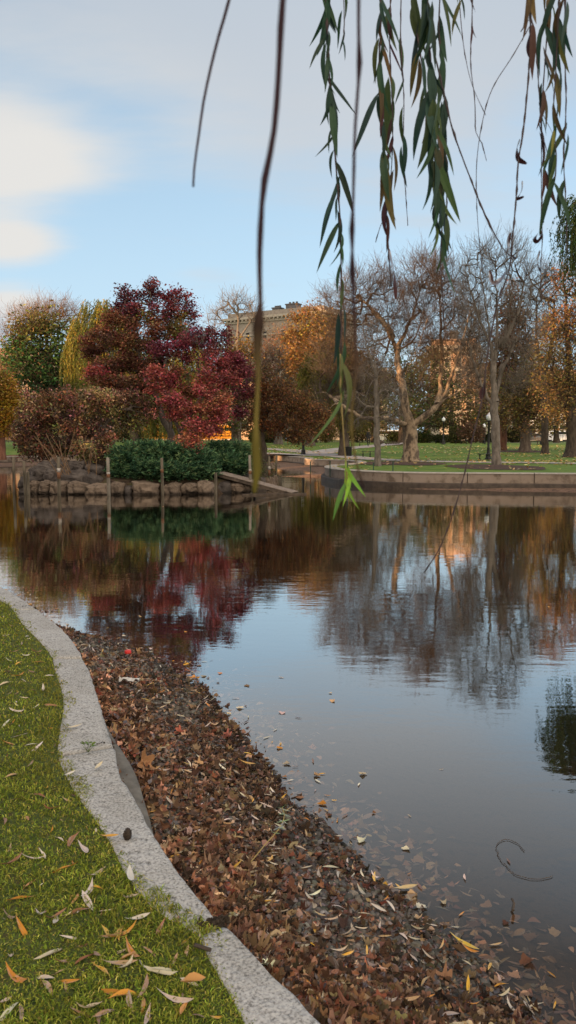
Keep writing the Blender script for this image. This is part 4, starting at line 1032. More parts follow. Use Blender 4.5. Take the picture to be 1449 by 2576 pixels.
# bronze ducks in a row on the crossing path
M_bronze = surf('bronze', (.035, .025, .016), (.07, .05, .03), 20, .4)
def duck(loc, H, label, rz=0.0):
    V, Fs = rock_template(3, 5, 40); mb = MB(); s = H
    mb.add(V * np.array([.42, .24, .24]) * s + np.array([0, 0, .3 * s]), Fs)
    mb.tube(np.array([[-.5, 0, .38], [-.36, 0, .34], [-.2, 0, .3]]) * s, np.array([.02, .09, .16]) * s, 8)
    mb.tube(np.array([[.25, 0, .38], [.36, 0, .55], [.37, 0, .74], [.40, 0, .82]]) * s, np.array([.15, .09, .08, .08]) * s, 8); mb.add(V * np.array([.13, .1, .1]) * s + np.array([.42, 0, .87]) * s, Fs); mb.tube(np.array([[.5, 0, .86], [.62, 0, .83], [.67, 0, .82]]) * s, np.array([.06, .04, .015]) * s, 6)
    for sg in (-1, 1): mb.tube(np.array([[0, sg * .1, .15], [.02, sg * .1, .02], [.1, sg * .1, .01]]) * s, .03 * s, 5)
    o = mb.build('duck_statue', M_bronze, base=(0, 0, 0), smooth=True); o.location = tuple(loc); o.rotation_euler = (0, 0, rz); return tag(o, label, 'duck statue', 'bronze duck statues in a row on the path')
for k, x in enumerate([958, 972, 978, 983.5, 989, 994, 998.5, 1003]):
    p = A(x, 1119, 92 + k * .5); p[2] = float(land_z(p[1])) + .06
    if k == 0: duck(p, .95, 'large bronze mother duck statue leading the row on the path', math.pi)
    else:
        o = duck(p, .42, 'small bronze duckling statue following the mother duck on the path', math.pi)
# walker
p = A(927, 1120, 96); p[2] = float(land_z(96)) + .03
me = bpy.data.meshes.new('person'); J = {'pel': (0, 0, .92), 'ch': (0, .02, 1.28), 'nk': (0, .02, 1.46), 'hd': (0, 0, 1.58), 'tp': (0, 0, 1.70), 'ls': (-.19, .02, 1.40), 'le': (-.24, .05, 1.12), 'lw': (-.24, -.03, .88), 'lf': (-.24, -.06, .78), 'rs': (.19, .02, 1.40), 're': (.24, .03, 1.12), 'rw': (.25, -.06, .88), 'rf': (.25, -.09, .78), 'lh': (-.1, 0, .88), 'lk': (-.11, -.08, .5), 'la': (-.11, .02, .09), 'lt': (-.12, -.14, .03), 'rh': (.1, 0, .88), 'rk': (.11, .02, .5), 'ra': (.11, .12, .09), 'rt': (.12, -.02, .03)}
R_ = dict(pel=.15, ch=.17, nk=.065, hd=.10, tp=.08, ls=.075, le=.06, lw=.045, lf=.04, rs=.075, re=.06, rw=.045, rf=.04, lh=.11, lk=.075, la=.05, lt=.04, rh=.11, rk=.075, ra=.05, rt=.04)
ks = list(J); ed = [('pel', 'ch'), ('ch', 'nk'), ('nk', 'hd'), ('hd', 'tp'), ('ch', 'ls'), ('ls', 'le'), ('le', 'lw'), ('lw', 'lf'), ('ch', 'rs'), ('rs', 're'), ('re', 'rw'), ('rw', 'rf'), ('pel', 'lh'), ('lh', 'lk'), ('lk', 'la'), ('la', 'lt'), ('pel', 'rh'), ('rh', 'rk'), ('rk', 'ra'), ('ra', 'rt')]
me.from_pydata([J[k] for k in ks], [(ks.index(a_), ks.index(c_)) for a_, c_ in ed], []); po = bpy.data.objects.new('person', me); COL.objects.link(po); po.location = tuple(p)
po.modifiers.new('skin', 'SKIN'); po.modifiers.new('sub', 'SUBSURF').levels = 1
for k, v in zip(ks, me.skin_vertices[0].data): v.radius = (R_[k], R_[k]); v.use_root = (k == 'pel')
m, t = new_mat('walker'); sp = t.n('ShaderNodeSeparateXYZ', ins={0: t.n('ShaderNodeTexCoord').outputs['Object']}); c = t.ramp(t.math('DIVIDE', sp.outputs[2], 1.8), [(.0, (.015, .015, .018)), (.5, (.02, .02, .024)), (.82, (.02, .02, .024)), (.83, (.45, .27, .2)), (.91, (.45, .27, .2)), (.92, (.02, .015, .01))])
t.n('ShaderNodeOutputMaterial', ins={'Surface': t.n('ShaderNodeBsdfPrincipled', ins={'Base Color': c, 'Roughness': .9}).outputs[0]}); me.materials.append(m); tag(po, 'person in dark coat and trousers walking on the far crossing path', 'person')

# iron fence at the street, school bus, cars, van
ft = thing('iron_fence', 'long black iron fence along the street behind the lawn', 'fence', (40, 128, float(land_z(128)))); z0 = float(land_z(128)); mb = MB()
for x in np.arange(-60, 75, .45): mb.box((x, 128, z0 + .6), (.035, .035, 1.2))
mb.build('pickets', M_iron, ft); mb = MB(); mb.box((7.5, 128, z0 + 1.05), (135, .05, .06)); mb.box((7.5, 128, z0 + .25), (135, .05, .06)); mb.build('rail', M_iron, ft)
for x in np.arange(-60, 76, 9): mb = MB(); mb.box((x, 128, z0 + .7), (.16, .16, 1.4)); mb.box((x, 128, z0 + 1.44), (.24, .24, .08)); mb.build('fence_post', M_iron, ft)
M_yel = surf('bus_yellow', (.5, .21, .02), (.56, .25, .025), 2, .4); M_glass = surf('dark_glass', (.012, .014, .016), (.02, .023, .026), 3, .3, spec=.2); M_tyre = surf('tyre', (.015, .015, .015), (.02, .02, .02), 8, .9); M_white = surf('white_paint', (.72, .72, .7), (.78, .78, .77), 2, .35)
def bevbox(mb, c, size, b_=.15, col=None):
    x, y, z = np.asarray(size) / 2; prof = [(y, -z), (y, z - b_), (y - b_, z), (-y + b_, z), (-y, z - b_), (-y, -z)]
    V = np.array([[sx * x, p_, q_] for sx in (-1, 1) for p_, q_ in prof]) + np.asarray(c); n = 6; k = np.arange(n); k2 = (k + 1) % n
    mb.add(V, [np.stack([k, n + k, n + k2, k2], 1), np.arange(n)[None], np.arange(n, 2 * n)[None, ::-1]], col)
def wheels(root, c, xs_, W_, r_=.5):
    for xx in xs_:
        for sy in (-1, 1):
            mb = MB(); mb.tube([c + np.array([xx, sy * (W_ / 2 - .12), r_]), c + np.array([xx, sy * (W_ / 2 + .02), r_])], r_, 16); w_ = mb.build('wheel', M_tyre, root)
            mb = MB(); mb.tube([c + np.array([xx, sy * (W_ / 2 + .0), r_]), c + np.array([xx, sy * (W_ / 2 + .04), r_])], r_ * .5, 10); mb.build('rim', M_white, w_)
def bus(loc, label):
    c = np.asarray(loc, float); root = thing('school_bus', label, 'bus', c); mb = MB(); bevbox(mb, c + np.array([0, 0, 1.75]), (9.6, 2.4, 2.5), .3); bevbox(mb, c + np.array([-5.5, 0, 1.2]), (1.5, 2.1, 1.3), .2); mb.build('body', M_yel, root)
    for k in range(10): mb = MB(); mb.box(c + np.array([4.3 - k * .88, -1.205, 2.25]), (.74, .03, .62)); f = mb.build('window', M_glass, root); mb = MB(); mb.box(c + np.array([4.3 - k * .88, -1.222, 2.25]), (.74, .02, .04)); mb.build('sash', M_iron, f)
    for z_ in (1.0, 1.55): mb = MB(); mb.box(c + np.array([0, -1.21, z_]), (9.5, .03, .09)); mb.build('rub_rail', M_iron, root)
    mb = MB()
    for k in range(9): mb.box(c + np.array([2.2 - k * .5, -1.206, 1.78]), (.33, .02, .16))
    mb.build('lettering', M_iron, root); wheels(root, c, (-4.2, 2.9), 2.3); return root
zb = float(land_z(146)); p = A(572, 1100, 146); bus((p[0] - 2.6, 146, zb), 'yellow school bus with dark windows seen past the right side of the crimson maple'); p = A(455, 1100, 146); bus((p[0] - 2.0, 147, zb), 'yellow school bus glimpsed between the maple stems')
def car(loc, matb, label, van=False, L_=4.4):
    c = np.asarray(loc, float); root = thing('parked_van' if van else 'parked_car', label, 'van' if van else 'car', c); mb = MB(); bevbox(mb, c + np.array([0, 0, .7 if not van else 1.2]), (L_, 1.8, .75 if not van else 1.7), .12)
    mb.build('body', matb, root); mb = MB()
    if not van:
        V = np.array([[-1.5, -.8, 1.08], [1.5, -.8, 1.08], [1.5, .8, 1.08], [-1.5, .8, 1.08], [-.9, -.68, 1.55], [1.0, -.68, 1.55], [1.0, .68, 1.55], [-.9, .68, 1.55]]) + c; mb.add(V, np.array([[0, 3, 2, 1], [4, 5, 6, 7], [0, 1, 5, 4], [1, 2, 6, 5], [2, 3, 7, 6], [3, 0, 4, 7]])); mb.build('cabin', M_glass, root)
    else:
        mb.box(c + np.array([-.2, -.91, 1.6]), (3.4, .03, .5)); mb.box(c + np.array([-L_ / 2 - .01, 0, 1.6]), (.03, 1.5, .5)); mb.build('window', M_glass, root)
    for sy in (-.6, .6): mb = MB(); mb.box(c + np.array([-L_ / 2 - .01, sy, .75]), (.04, .3, .18)); mb.build('headlight', M_white, root)
    wheels(root, c, (-1.4, 1.4), 1.75, .34); return root
M_carg = surf('car_grey', (.16, .17, .18), (.2, .21, .22), 2, .3); M_card = surf('car_dark', (.02, .025, .03), (.03, .035, .045), 2, .3)
zs = float(land_z(146))
for (x, mt, lb, van, D_) in [(980, M_white, 'white van parked on the street at the end of the crossing path', True, 140), (1160, M_white, 'white car parked before the sunlit brick building', False, 146), (1305, M_card, 'dark car parked at the street right of the slim grey tree', False, 146), (1340, M_carg, 'grey car parked beside the dark car at the street', False, 148), (1030, M_carg, 'grey car at the street behind the great bare tree trunk', False, 148), (1405, M_white, 'white van at the far right end of the street', True, 150)]:
    p = A(x, 1100, D_); car((p[0], D_, zs), mt, lb, van)
p = A(1197, 1100, 140); root = thing('traffic_light', 'traffic signal with a lit amber lamp near the brick building', 'traffic light', (p[0], 140, zs)); mb = MB(); mb.tube([[p[0], 140, zs], [p[0], 140, zs + 4.6]], .08, 8); mb.build('post', M_iron, root); mb = MB(); mb.box((p[0], 139.8, zs + 4.4), (.45, .3, 1.25)); mb.build('housing', M_yel, root)
m, t = new_mat('amber'); t.n('ShaderNodeOutputMaterial', ins={'Surface': t.n('ShaderNodeEmission', ins={'Color': (1, .35, .03, 1), 'Strength': 2.5}).outputs[0]}); mb = MB(); mb.lathe([(.0, 0), (.18, 0), (.16, .06), (0, .08)], (0, 0, 0), 12); o = mb.build('lamp', m, root); o.location = (0, -.17, 4.4); o.rotation_euler = (math.pi / 2, 0, 0)

# ================================================================== buildings
M_beige = surf('limestone', (.20, .175, .15), (.27, .24, .205), 1.5, .9); M_brick = surf('brick', (.34, .19, .125), (.44, .27, .19), 2.5, .9, .3, 12); M_trim = surf('stone_trim', (.28, .25, .21), (.36, .33, .28), 2, .9); M_slate = surf('slate', (.07, .07, .075), (.11, .11, .115), 2, .7); M_tan = surf('tan_brick', (.42, .27, .17), (.52, .36, .24), 2.5, .9)
def building(name, label, c, W_, Dp, H, rz, wall, nfl, ncol, cornice=True, base_trim=0.0, chim=(), win=(1.2, 2.0), roofmat=None, windows=True):
    root = thing(name, label, 'building', (c[0], c[1], c[2])); bx, by, bz = c
    def loc(p_): return np.array([bx, by, bz]) + np.asarray(p_, float)
    mb = MB(); mb.box(loc((0, 0, H / 2)), (W_, Dp, H)); mb.build('wall', wall, root)
    if base_trim: mb = MB(); mb.box(loc((0, 0, base_trim / 2 - .05)), (W_ + .5, Dp + .5, base_trim)); mb.build('base_course', M_trim, root)
    if cornice:
        mb = MB(); mb.box(loc((0, 0, H - .1)), (W_ + 2.2, Dp + 2.2, .7)); mb.box(loc((0, 0, H - 1.1)), (W_ + .8, Dp + .8, .6)); mb.box(loc((0, 0, H - 5.2)), (W_ + .5, Dp + .5, .4))
        for k in range(int(W_ / 1.4)): mb.box(loc((-W_ / 2 + .7 + k * 1.4, -Dp / 2 - .55, H - .65)), (.5, .9, .5))
        mb.build('cornice', M_trim, root)
    mb = MB(); mb.box(loc((0, 0, H + 1.0)), (W_ * .985, Dp * .985, 1.6)); rf = mb.build('roof', roofmat or wall, root)
    for (cx, cw, ch) in chim:
        mb = MB(); mb.box(loc((cx, -Dp * .2, H + 1.8 + ch / 2)), (cw, 2.5, ch)); mb.box(loc((cx, -Dp * .2, H + 1.85 + ch)), (cw + .4, 2.9, .3))
        for k in range(3): mb.box(loc((cx - cw * .3 + k * cw * .3, -Dp * .2, H + 2.3 + ch)), (.5, .5, .7))
        mb.build('chimney', M_slate, rf)
    if windows:
        proto = None
        sides = [(0, W_, Dp), (math.pi / 2, Dp, W_)]
        for si, (ro, ww, dp) in enumerate(sides):
            nc = ncol if si == 0 else max(2, int(ncol * Dp / W_))
            for fl in range(nfl):
                for k in range(nc):
                    u_ = -ww / 2 + ww * (k + .5) / nc; zz = base_trim * .3 + 2.4 + (H - 4.0) * (fl + .4) / nfl
                    p_ = np.array([u_, -dp / 2 - .02, zz]) if si == 0 else np.array([-dp / 2 - .02, u_, zz])
                    if proto is None:
                        mb = MB(); w_, h_ = win; mb.box((0, -.06, h_ / 2 + .12), (w_ + .4, .16, .24)); mb.box((0, -.1, -h_ / 2 - .1), (w_ + .5, .24, .2)); mb.box((-w_ / 2 - .07, -.05, 0), (.14, .12, h_)); mb.box((w_ / 2 + .07, -.05, 0), (.14, .12, h_)); mb.box((0, -.05, 0), (w_, .1, .09))
                        proto = mb.build('window', M_trim, base=(0, 0, 0)); mb = MB(); mb.box((0, -.005, 0), (w_, .03, h_)); pn = mb.build('pane', M_glass, base=(0, 0, 0)); pn.parent = proto; f_ = proto
                    else: f_ = dup(proto, (0, 0, 0))
                    f_.parent = root; f_.location = tuple(p_); f_.rotation_euler = (0, 0, -ro)
    root.rotation_euler = (0, 0, rz); return root
def bl(x, D_): return (A(x, 1100, D_)[0], D_, float(land_z(D_)))
sc_ = 232 / F
building('apartment_building', 'beige stone apartment block with bracketed cornice and dark chimneys above the trees', (A(735, 1100, 240)[0], 250, 2), 34, 22, 36.5, math.radians(-30), M_beige, 5, 11, True, 0, ((-2.5, 2.6, 1.5), (3.0, 4.0, 2.2)), (1.3, 2.3))
building('brick_building', 'sunlit orange brick building with pale stone base behind the great bare tree', (A(1152, 1100, 180)[0], 186, 1.5), 10, 10, 21, math.radians(-14), surf('peach_brick', (.33, .21, .14), (.44, .30, .21), 2.5, .9, .3, 12), 7, 4, True, 6.5, ((0, 2, 1.5),), (1.1, 1.9))
building('brick_townhouse', 'dark red brick townhouse right of the sunlit brick building', (A(1235, 1100, 184)[0], 190, 1.5), 10, 10, 16, 0, M_brick, 4, 4, True, 3.5, (), (1.1, 1.8))
building('corner_house', 'tan brick house glowing in sun beyond the leafy green tree on the left', (A(120, 1100, 165)[0], 172, 1.5), 16, 10, 15.5, math.radians(10), M_tan, 4, 6, True, 0, ((3, 1.6, 1.6),), (1.1, 1.8))
building('brick_house', 'orange brick house at the left edge beyond the yellow tree', (A(10, 1100, 168)[0], 178, 1.5), 12, 10, 18, math.radians(5), M_brick, 5, 4, True, 0, (), (1.1, 1.8))
building('low_building', 'low brown brick building along the street behind the maple island', (A(420, 1100, 175)[0], 182, 1.5), 44, 10, 11, 0, M_tan, 3, 13, True, 0, (), (1.2, 1.7))
building('row_house', 'grey stone row house at the street behind the willow trunk', (A(880, 1100, 172)[0], 180, 1.5), 17, 10, 14, 0, M_beige, 4, 6, True, 0, (), (1.2, 1.8))
building('white_pavilion', 'low white pavilion behind the oaks at the far right', (A(1420, 1100, 160)[0], 165, 1.4), 15, 8, 3.6, 0, M_white, 1, 7, False, 0, (), (1.3, 1.6), M_white)
building('row_house', 'red brick row house at the far right behind the oaks', (A(1390, 1100, 182)[0], 196, 1.5), 28, 10, 15, 0, M_brick, 4, 9, True, 0, (), (1.2, 1.8))
# unseen blocks added to cast shade on pond and trees (low sun behind the camera's left shoulder)
su = np.array([-to_sun.x, -to_sun.y]); su /= np.linalg.norm(su); pu = np.array([-su[1], su[0]])
def block(u_, s_, wid, H, label):
    c = pu * u_ + su * s_; ang = math.atan2(pu[1], pu[0])
    root = thing('shade_block', label, 'building', (c[0], c[1], 0)); mb = MB(); mb.box((c[0], c[1], H / 2), (wid, 14, H), ang); mb.build('wall', M_beige, root); mb = MB(); mb.box((c[0], c[1], H + .4), (wid + .8, 14.8, .8), ang); mb.build('cornice', M_trim, root)
for u0, u1, H, lb in [(-110, 39.5, 35, 'tall unseen block added to shade the pond and island'), (40, 50.5, 20.6, 'low unseen block added to shade the foot of the sycamore'), (51, 62, 35, 'narrow tall unseen block added to shade the trees at right'), (62.5, 200, 20.5, 'long low unseen block added to shade the far lawn'), (205, 250, 72, 'tall unseen tower added to shade the beige building')]:
    block((u0 + u1) / 2, -85, u1 - u0 - .4, H, lb)
# ================================================================== trees on the island
BR1, BR2, BR3, OLV = (.22, .115, .075), (.175, .09, .06), (.28, .125, .08), (.22, .145, .06)
CR1, CR2, CR3, CR4, RUST = (.23, .066, .075), (.30, .088, .088), (.38, .12, .105), (.165, .055, .064), (.38, .15, .10)
PUR = (.21, .058, .08)
zi = float(isl_z(-4.6, 34.5))
def islbase(x, D):
    p = A(x, 1110, D); p[2] = float(isl_z(p[0], D)) - .05; return p
tr = px_line(35, [(438, 1125), (430, 1090), (412, 1050), (395, 1005)]); tr[0] = islbase(438, 35)
tree('maple_tree', 'tall maple on the island with brown and dark red leaves, leaning left', 35, tr,
     [[(395, 1005), (372, 960), (352, 900), (345, 840), (340, 780)], [(412, 1050), (385, 1010), (340, 960), (300, 900), (260, 850)], [(430, 1090), (425, 1030), (410, 960), (420, 880), (435, 800), (440, 760)], [(372, 960), (320, 920), (260, 935)], [(352, 900), (320, 840), (315, 790)], [(420, 880), (460, 820)]],
     [(318, 762, 24, 30, CR4, 1), (312, 738, 12, 20, CR4, 1), (372, 745, 28, 26, CR4, 1), (385, 722, 15, 14, CR1, 1), (432, 752, 26, 22, CR1, .5), (470, 770, 14, 28, CR1, .5), (452, 735, 8, 16, CR4, .5), (335, 785, 28, 20, CR4, 0), (410, 782, 34, 20, CR1, 0), (440, 800, 30, 20, OLV, .5),
      (290, 805, 28, 20, BR3), (330, 812, 32, 22, BR1), (372, 800, 25, 20, OLV), (395, 830, 34, 24, BR3), (445, 840, 32, 26, OLV), (255, 835, 26, 16, BR3), (268, 858, 38, 18, BR1), (320, 855, 38, 26, BR1), (375, 865, 34, 28, BR2), (225, 858, 20, 14, BR3), (230, 885, 25, 18, BR2, .8),
      (240, 930, 26, 14, CR3, -1), (275, 920, 40, 22, BR1), (320, 905, 36, 26, BR2), (360, 925, 30, 28, BR2), (255, 960, 36, 18, BR3, -.8), (300, 965, 40, 22, BR1, -.6), (345, 975, 34, 24, BR2, -.3), (280, 990, 40, 16, BR2, -.5), (400, 900, 28, 28, BR2, .6), (475, 800, 16, 26, CR1, .8)],
     900, .17, 36000, .105, M_bark_g, seed=11, step=.3, spread=.16, sag=.02, up=1.0, flat=.7, aspect=.8, rtip=.006, vol=.08, cl_amt=.3)
tr = px_line(33.4, [(458, 1122), (452, 1085), (436, 1040), (424, 1000)]); tr[0] = islbase(458, 33.4)
tree('maple_tree', 'crimson maple with many stems drooping over the junipers on the island', 33.4, tr,
     [[(424, 1000), (420, 950), (440, 900), (450, 880)], [(452, 1085), (480, 1045), (500, 1000), (505, 930), (500, 870)], [(458, 1110), (490, 1080), (530, 1055), (565, 1010), (590, 960)], [(500, 1000), (540, 960), (555, 900), (560, 850)], [(452, 1085), (470, 1060), (478, 1030)], [(436, 1040), (400, 990), (390, 950)], [(490, 1080), (475, 1100), (478, 1125)]],
     [(410, 880, 30, 18, PUR), (448, 872, 26, 18, PUR), (465, 895, 24, 16, CR4), (500, 852, 34, 24, PUR, .5), (545, 862, 30, 24, CR1, .4), (568, 838, 16, 18, CR4, .4), (530, 835, 20, 12, CR4, .5), (525, 890, 22, 16, CR2), (395, 940, 24, 18, CR3, -.5), (425, 960, 28, 18, CR2, -.5), (395, 975, 24, 16, CR3, -.6), (440, 935, 20, 16, BR3),
      (545, 915, 34, 20, CR2, -.3), (585, 900, 26, 18, CR1, .2), (520, 945, 26, 18, CR3, -.6), (560, 955, 36, 22, CR2, -.4), (605, 935, 26, 24, CR1, .4), (622, 975, 16, 26, CR4, .6), (600, 990, 26, 22, CR4, .3), (520, 985, 32, 20, CR3, -.8), (555, 1005, 30, 20, RUST, -.8), (470, 985, 24, 14, BR3, .2),
      (425, 1010, 24, 14, CR3, -1), (440, 1008, 32, 18, CR2, -1), (460, 1032, 28, 18, CR3, -1.1), (442, 1040, 22, 14, CR2, -1), (515, 1030, 30, 20, RUST, -1), (550, 1040, 26, 18, CR3, -.9), (490, 1065, 30, 16, CR3, -1.3), (535, 1070, 26, 18, CR2, -1), (510, 1085, 26, 14, CR3, -1.3), (560, 1045, 16, 14, CR1, -.4), (600, 1035, 18, 18, CR4, .2), (472, 1100, 24, 13, RUST, -1.6), (480, 1120, 24, 12, RUST, -1.7), (490, 1135, 12, 10, RUST, -1.7)],
     760, .14, 29000, .10, M_bark_g, seed=12, step=.28, spread=.15, sag=.02, up=1.0, flat=.7, aspect=.8, rtip=.005, vol=.08, cl_amt=.3)
# small bare tree seen inside the crimson crown
tr = px_line(33.9, [(500, 1118), (503, 1050), (508, 990), (500, 930), (497, 890)]); tr[0] = islbase(500, 33.9)
tree('bare_tree', 'slender grey bare tree standing inside the crimson maple crown', 33.9, tr, [], [(495, 860, 38, 26, BR1), (520, 930, 22, 40, BR1), (470, 950, 22, 40, BR1)], 70, .06, 0, bark=M_bark_g, seed=13, step=.25, twig=dict(per=3, L=.35, r=.006), ang=.9)
# low arching crab apples
tr = px_line(32.2, [(262, 1140), (250, 1105), (232, 1080), (205, 1065)]); tr[0] = islbase(262, 32.2)
CB = [(.26, .155, .095), (.18, .105, .066), (.34, .215, .13), (.21, .15, .075)]
tree('crab_apple_tree', 'low arching crab apple with withered brown leaves on the left of the island', 32.2, tr,
     [[(205, 1065), (160, 1040), (110, 1030), (60, 1060), (45, 1100)], [(250, 1105), (270, 1060), (300, 1030), (350, 1035), (385, 1050)], [(232, 1080), (225, 1040), (180, 1005), (130, 1000)], [(160, 1040), (135, 1090), (90, 1130), (60, 1160)], [(250, 1105), (255, 1050), (240, 1010)]],
     [(110, 1008, 55, 20, CB[0]), (180, 1000, 60, 18, CB[0]), (250, 1000, 55, 20, CB[2]), (320, 1005, 50, 26, CB[1], .6), (365, 1030, 34, 24, CB[1], .6), (290, 1035, 50, 26, CB[3], .5), (80, 1040, 40, 24, CB[0], -.2), (150, 1040, 60, 22, CB[1]), (215, 1045, 50, 24, CB[0]), (55, 1075, 26, 30, CB[1], -.3), (110, 1078, 55, 24, CB[1], .3), (190, 1080, 60, 26, CB[2], .3), (140, 1125, 60, 22, CB[1], .5), (75, 1120, 34, 26, CB[1], .2), (220, 1150, 40, 16, CB[3], -.2), (260, 1085, 40, 26, CB[0], .3), (330, 1060, 36, 16, CB[3], .8), (60, 1115, 22, 26, CB[1], -.2), (215, 1125, 40, 14, CB[2], -.4), (265, 1120, 26, 24, CB[1], -.4), (95, 1140, 30, 22, CB[1], .2)],
     720, .19, 21000, .13, M_bark_d, seed=14, step=.25, spread=.13, twig=dict(per=1, L=.35, r=.006, up=-.05), twigmat=M_twig, droop=.5, aspect=.5, rtip=.007, pal=.38, cl_amt=.35)
tr = px_line(36.6, [(664, 1158), (660, 1120), (655, 1085), (660, 1050)]); tr[0] = islbase(664, 36.6) * [1, 1, 0] + [0, 0, -.1]
tree('crab_apple_tree', 'crab apple with orange brown leaves and crooked dark trunk at the island right end', 36.6, tr,
     [[(660, 1050), (690, 1010), (730, 1005), (780, 1020)], [(655, 1085), (690, 1060), (740, 1070), (790, 1085)], [(660, 1050), (650, 1000), (665, 950)], [(660, 1050), (640, 1015), (615, 1000)]],
     [(665, 945, 34, 20, (.15, .085, .045)), (700, 980, 44, 24, (.19, .105, .05)), (655, 985, 36, 26, (.16, .065, .03)), (745, 1010, 44, 26, (.2, .11, .052)), (700, 1025, 44, 24, (.16, .085, .042)), (790, 1035, 36, 24, (.21, .115, .055)), (650, 1035, 30, 26, (.13, .06, .03)), (740, 1055, 50, 24, (.17, .09, .045)), (800, 1070, 34, 26, (.21, .12, .055)), (690, 1075, 40, 22, (.17, .075, .035)), (760, 1095, 44, 18, (.21, .115, .055)), (640, 1075, 22, 20, (.14, .065, .03)), (815, 1050, 20, 22, (.2, .115, .055))],
     480, .17, 15000, .11, M_bark_d, seed=15, step=.3, spread=.15, twig=dict(per=2, L=.4, r=.006, up=0), twigmat=M_twig, droop=.5, aspect=.5, rtip=.007, pal=.3)
# bare shoots by the boulders
for k, (xs_, lb) in enumerate([((95, 130, 160), 'clump of thin bare tan shoots rising behind the left boulders'), ((235, 180, 195), 'pair of thin bare shoots before the low brown crab apple')]):
    b0 = A(xs_[0] + 70 if k == 0 else 228, 1195, 30.7); root = thing('shrub', lb, 'shrub', b0); mb = MB(); r_ = np.random.default_rng(k)
    for j in range(9 if k == 0 else 4):
        e = A(xs_[0] - 10 + j * 12 + r_.normal(0, 6) if k == 0 else 228 + r_.normal(0, 14), 1100 + r_.normal(0, 22), 30.5 + r_.normal(0, .3)); b1 = b0 + r_.normal(0, .12, 3) * [1, 1, 0]
        mb.tube(smooth_line([b1, b1 * .5 + e * .5 + r_.normal(0, .06, 3), e], .2), np.linspace(.014, .006, len(smooth_line([b1, b1 * .5 + e * .5, e], .2)) + 0)[0], 4)
    mb.build('stem', M_twig_b, root)

# junipers: feathery sprays lying in tiers
def juniper(label, D, clumps, n_spray, seed, base):
    r = np.random.default_rng(seed); root = thing('juniper_bush', label, 'bush', base); cl = clumps_px(D, clumps); mb = MB(); core = MB()
    for c, R_, col in cl:
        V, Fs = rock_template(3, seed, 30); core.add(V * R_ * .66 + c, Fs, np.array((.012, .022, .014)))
    vol = np.array([np.prod(c[1]) ** .66 for c in cl]); j = r.choice(len(cl), n_spray, p=vol / vol.sum())
    u = unit(r.normal(size=(n_spray, 3)) + np.array([0, -.25, .25])); C0 = np.array([c[0] for c in cl])[j]; RR = np.array([c[1] for c in cl])[j]
    P = C0 + u * RR * r.uniform(.72, 1.04, (n_spray, 1)); out = unit(u * [1, 1, .35] + r.normal(0, .35, (n_spray, 3)) + [0, 0, .22])
    base_c = np.array([(.06, .125, .065), (.10, .18, .085), (.03, .068, .04), (.15, .22, .10)])[r.choice(4, n_spray, p=[.36, .28, .24, .12])]
    m_ = 11; K = np.repeat(np.arange(n_spray), m_); f = np.tile(np.linspace(0, 1, m_), n_spray); sgn = np.tile(np.where(np.arange(m_) % 2, 1, -1), n_spray)
    L = r.uniform(.24, .52, n_spray)[K]; sd_ = unit(np.cross(out, [0, 0, 1.0]))[K]
    pos = P[K] + out[K] * (L * (f - .4))[:, None] + sd_ * (sgn * L * .18 * (1 - f * .7))[:, None] + np.array([0, 0, 1]) * (.05 * np.sin(f * 2.2))[:, None] + r.normal(0, .012, (len(K), 3))
    dr = out[K] + sd_ * (sgn * .8)[:, None] + r.normal(0, .25, (len(K), 3)) + [0, 0, .15]
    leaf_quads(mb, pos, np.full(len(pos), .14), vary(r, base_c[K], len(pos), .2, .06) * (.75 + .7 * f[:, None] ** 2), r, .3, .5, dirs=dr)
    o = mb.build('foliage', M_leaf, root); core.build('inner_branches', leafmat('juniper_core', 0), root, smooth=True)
JC = (0, 0, 0)
juniper('large spreading dark green juniper hanging over the island boulders', 31.6, [(325, 1165, 48, 40, JC), (385, 1150, 56, 34, JC, .3), (440, 1155, 56, 36, JC, .3), (500, 1168, 46, 36, JC), (380, 1185, 60, 26, JC, -.4), (450, 1188, 60, 24, JC, -.5), (310, 1192, 34, 20, JC, -.3), (515, 1190, 30, 20, JC, -.4), (350, 1140, 40, 22, JC, .6), (295, 1165, 20, 22, JC, 0)], 3300, 21, A(410, 1200, 31.6))
juniper('smaller dark green juniper behind the ramp, right of the large one', 33.2, [(555, 1142, 36, 26, JC), (600, 1145, 30, 26, JC), (570, 1168, 40, 24, JC, -.5), (608, 1172, 24, 24, JC, -.4), (545, 1165, 26, 26, JC, -.4)], 1400, 22, A(580, 1190, 33))
r_ = np.random.default_rng(3); b0 = A(650, 1200, 34.4); root = thing('shrub', 'small pale leaved weedy shrub among the posts behind the ramp', 'shrub', b0); mb = MB(); n = 900
P = b0 + r_.normal(0, 1, (n, 3)) * [.35, .35, .28] + [.15, 0, .28]; leaf_quads(mb, P, np.full(n, .07), vary(r_, (.12, .13, .06), n, .3), r_); mb.build('foliage', M_leaf, root)

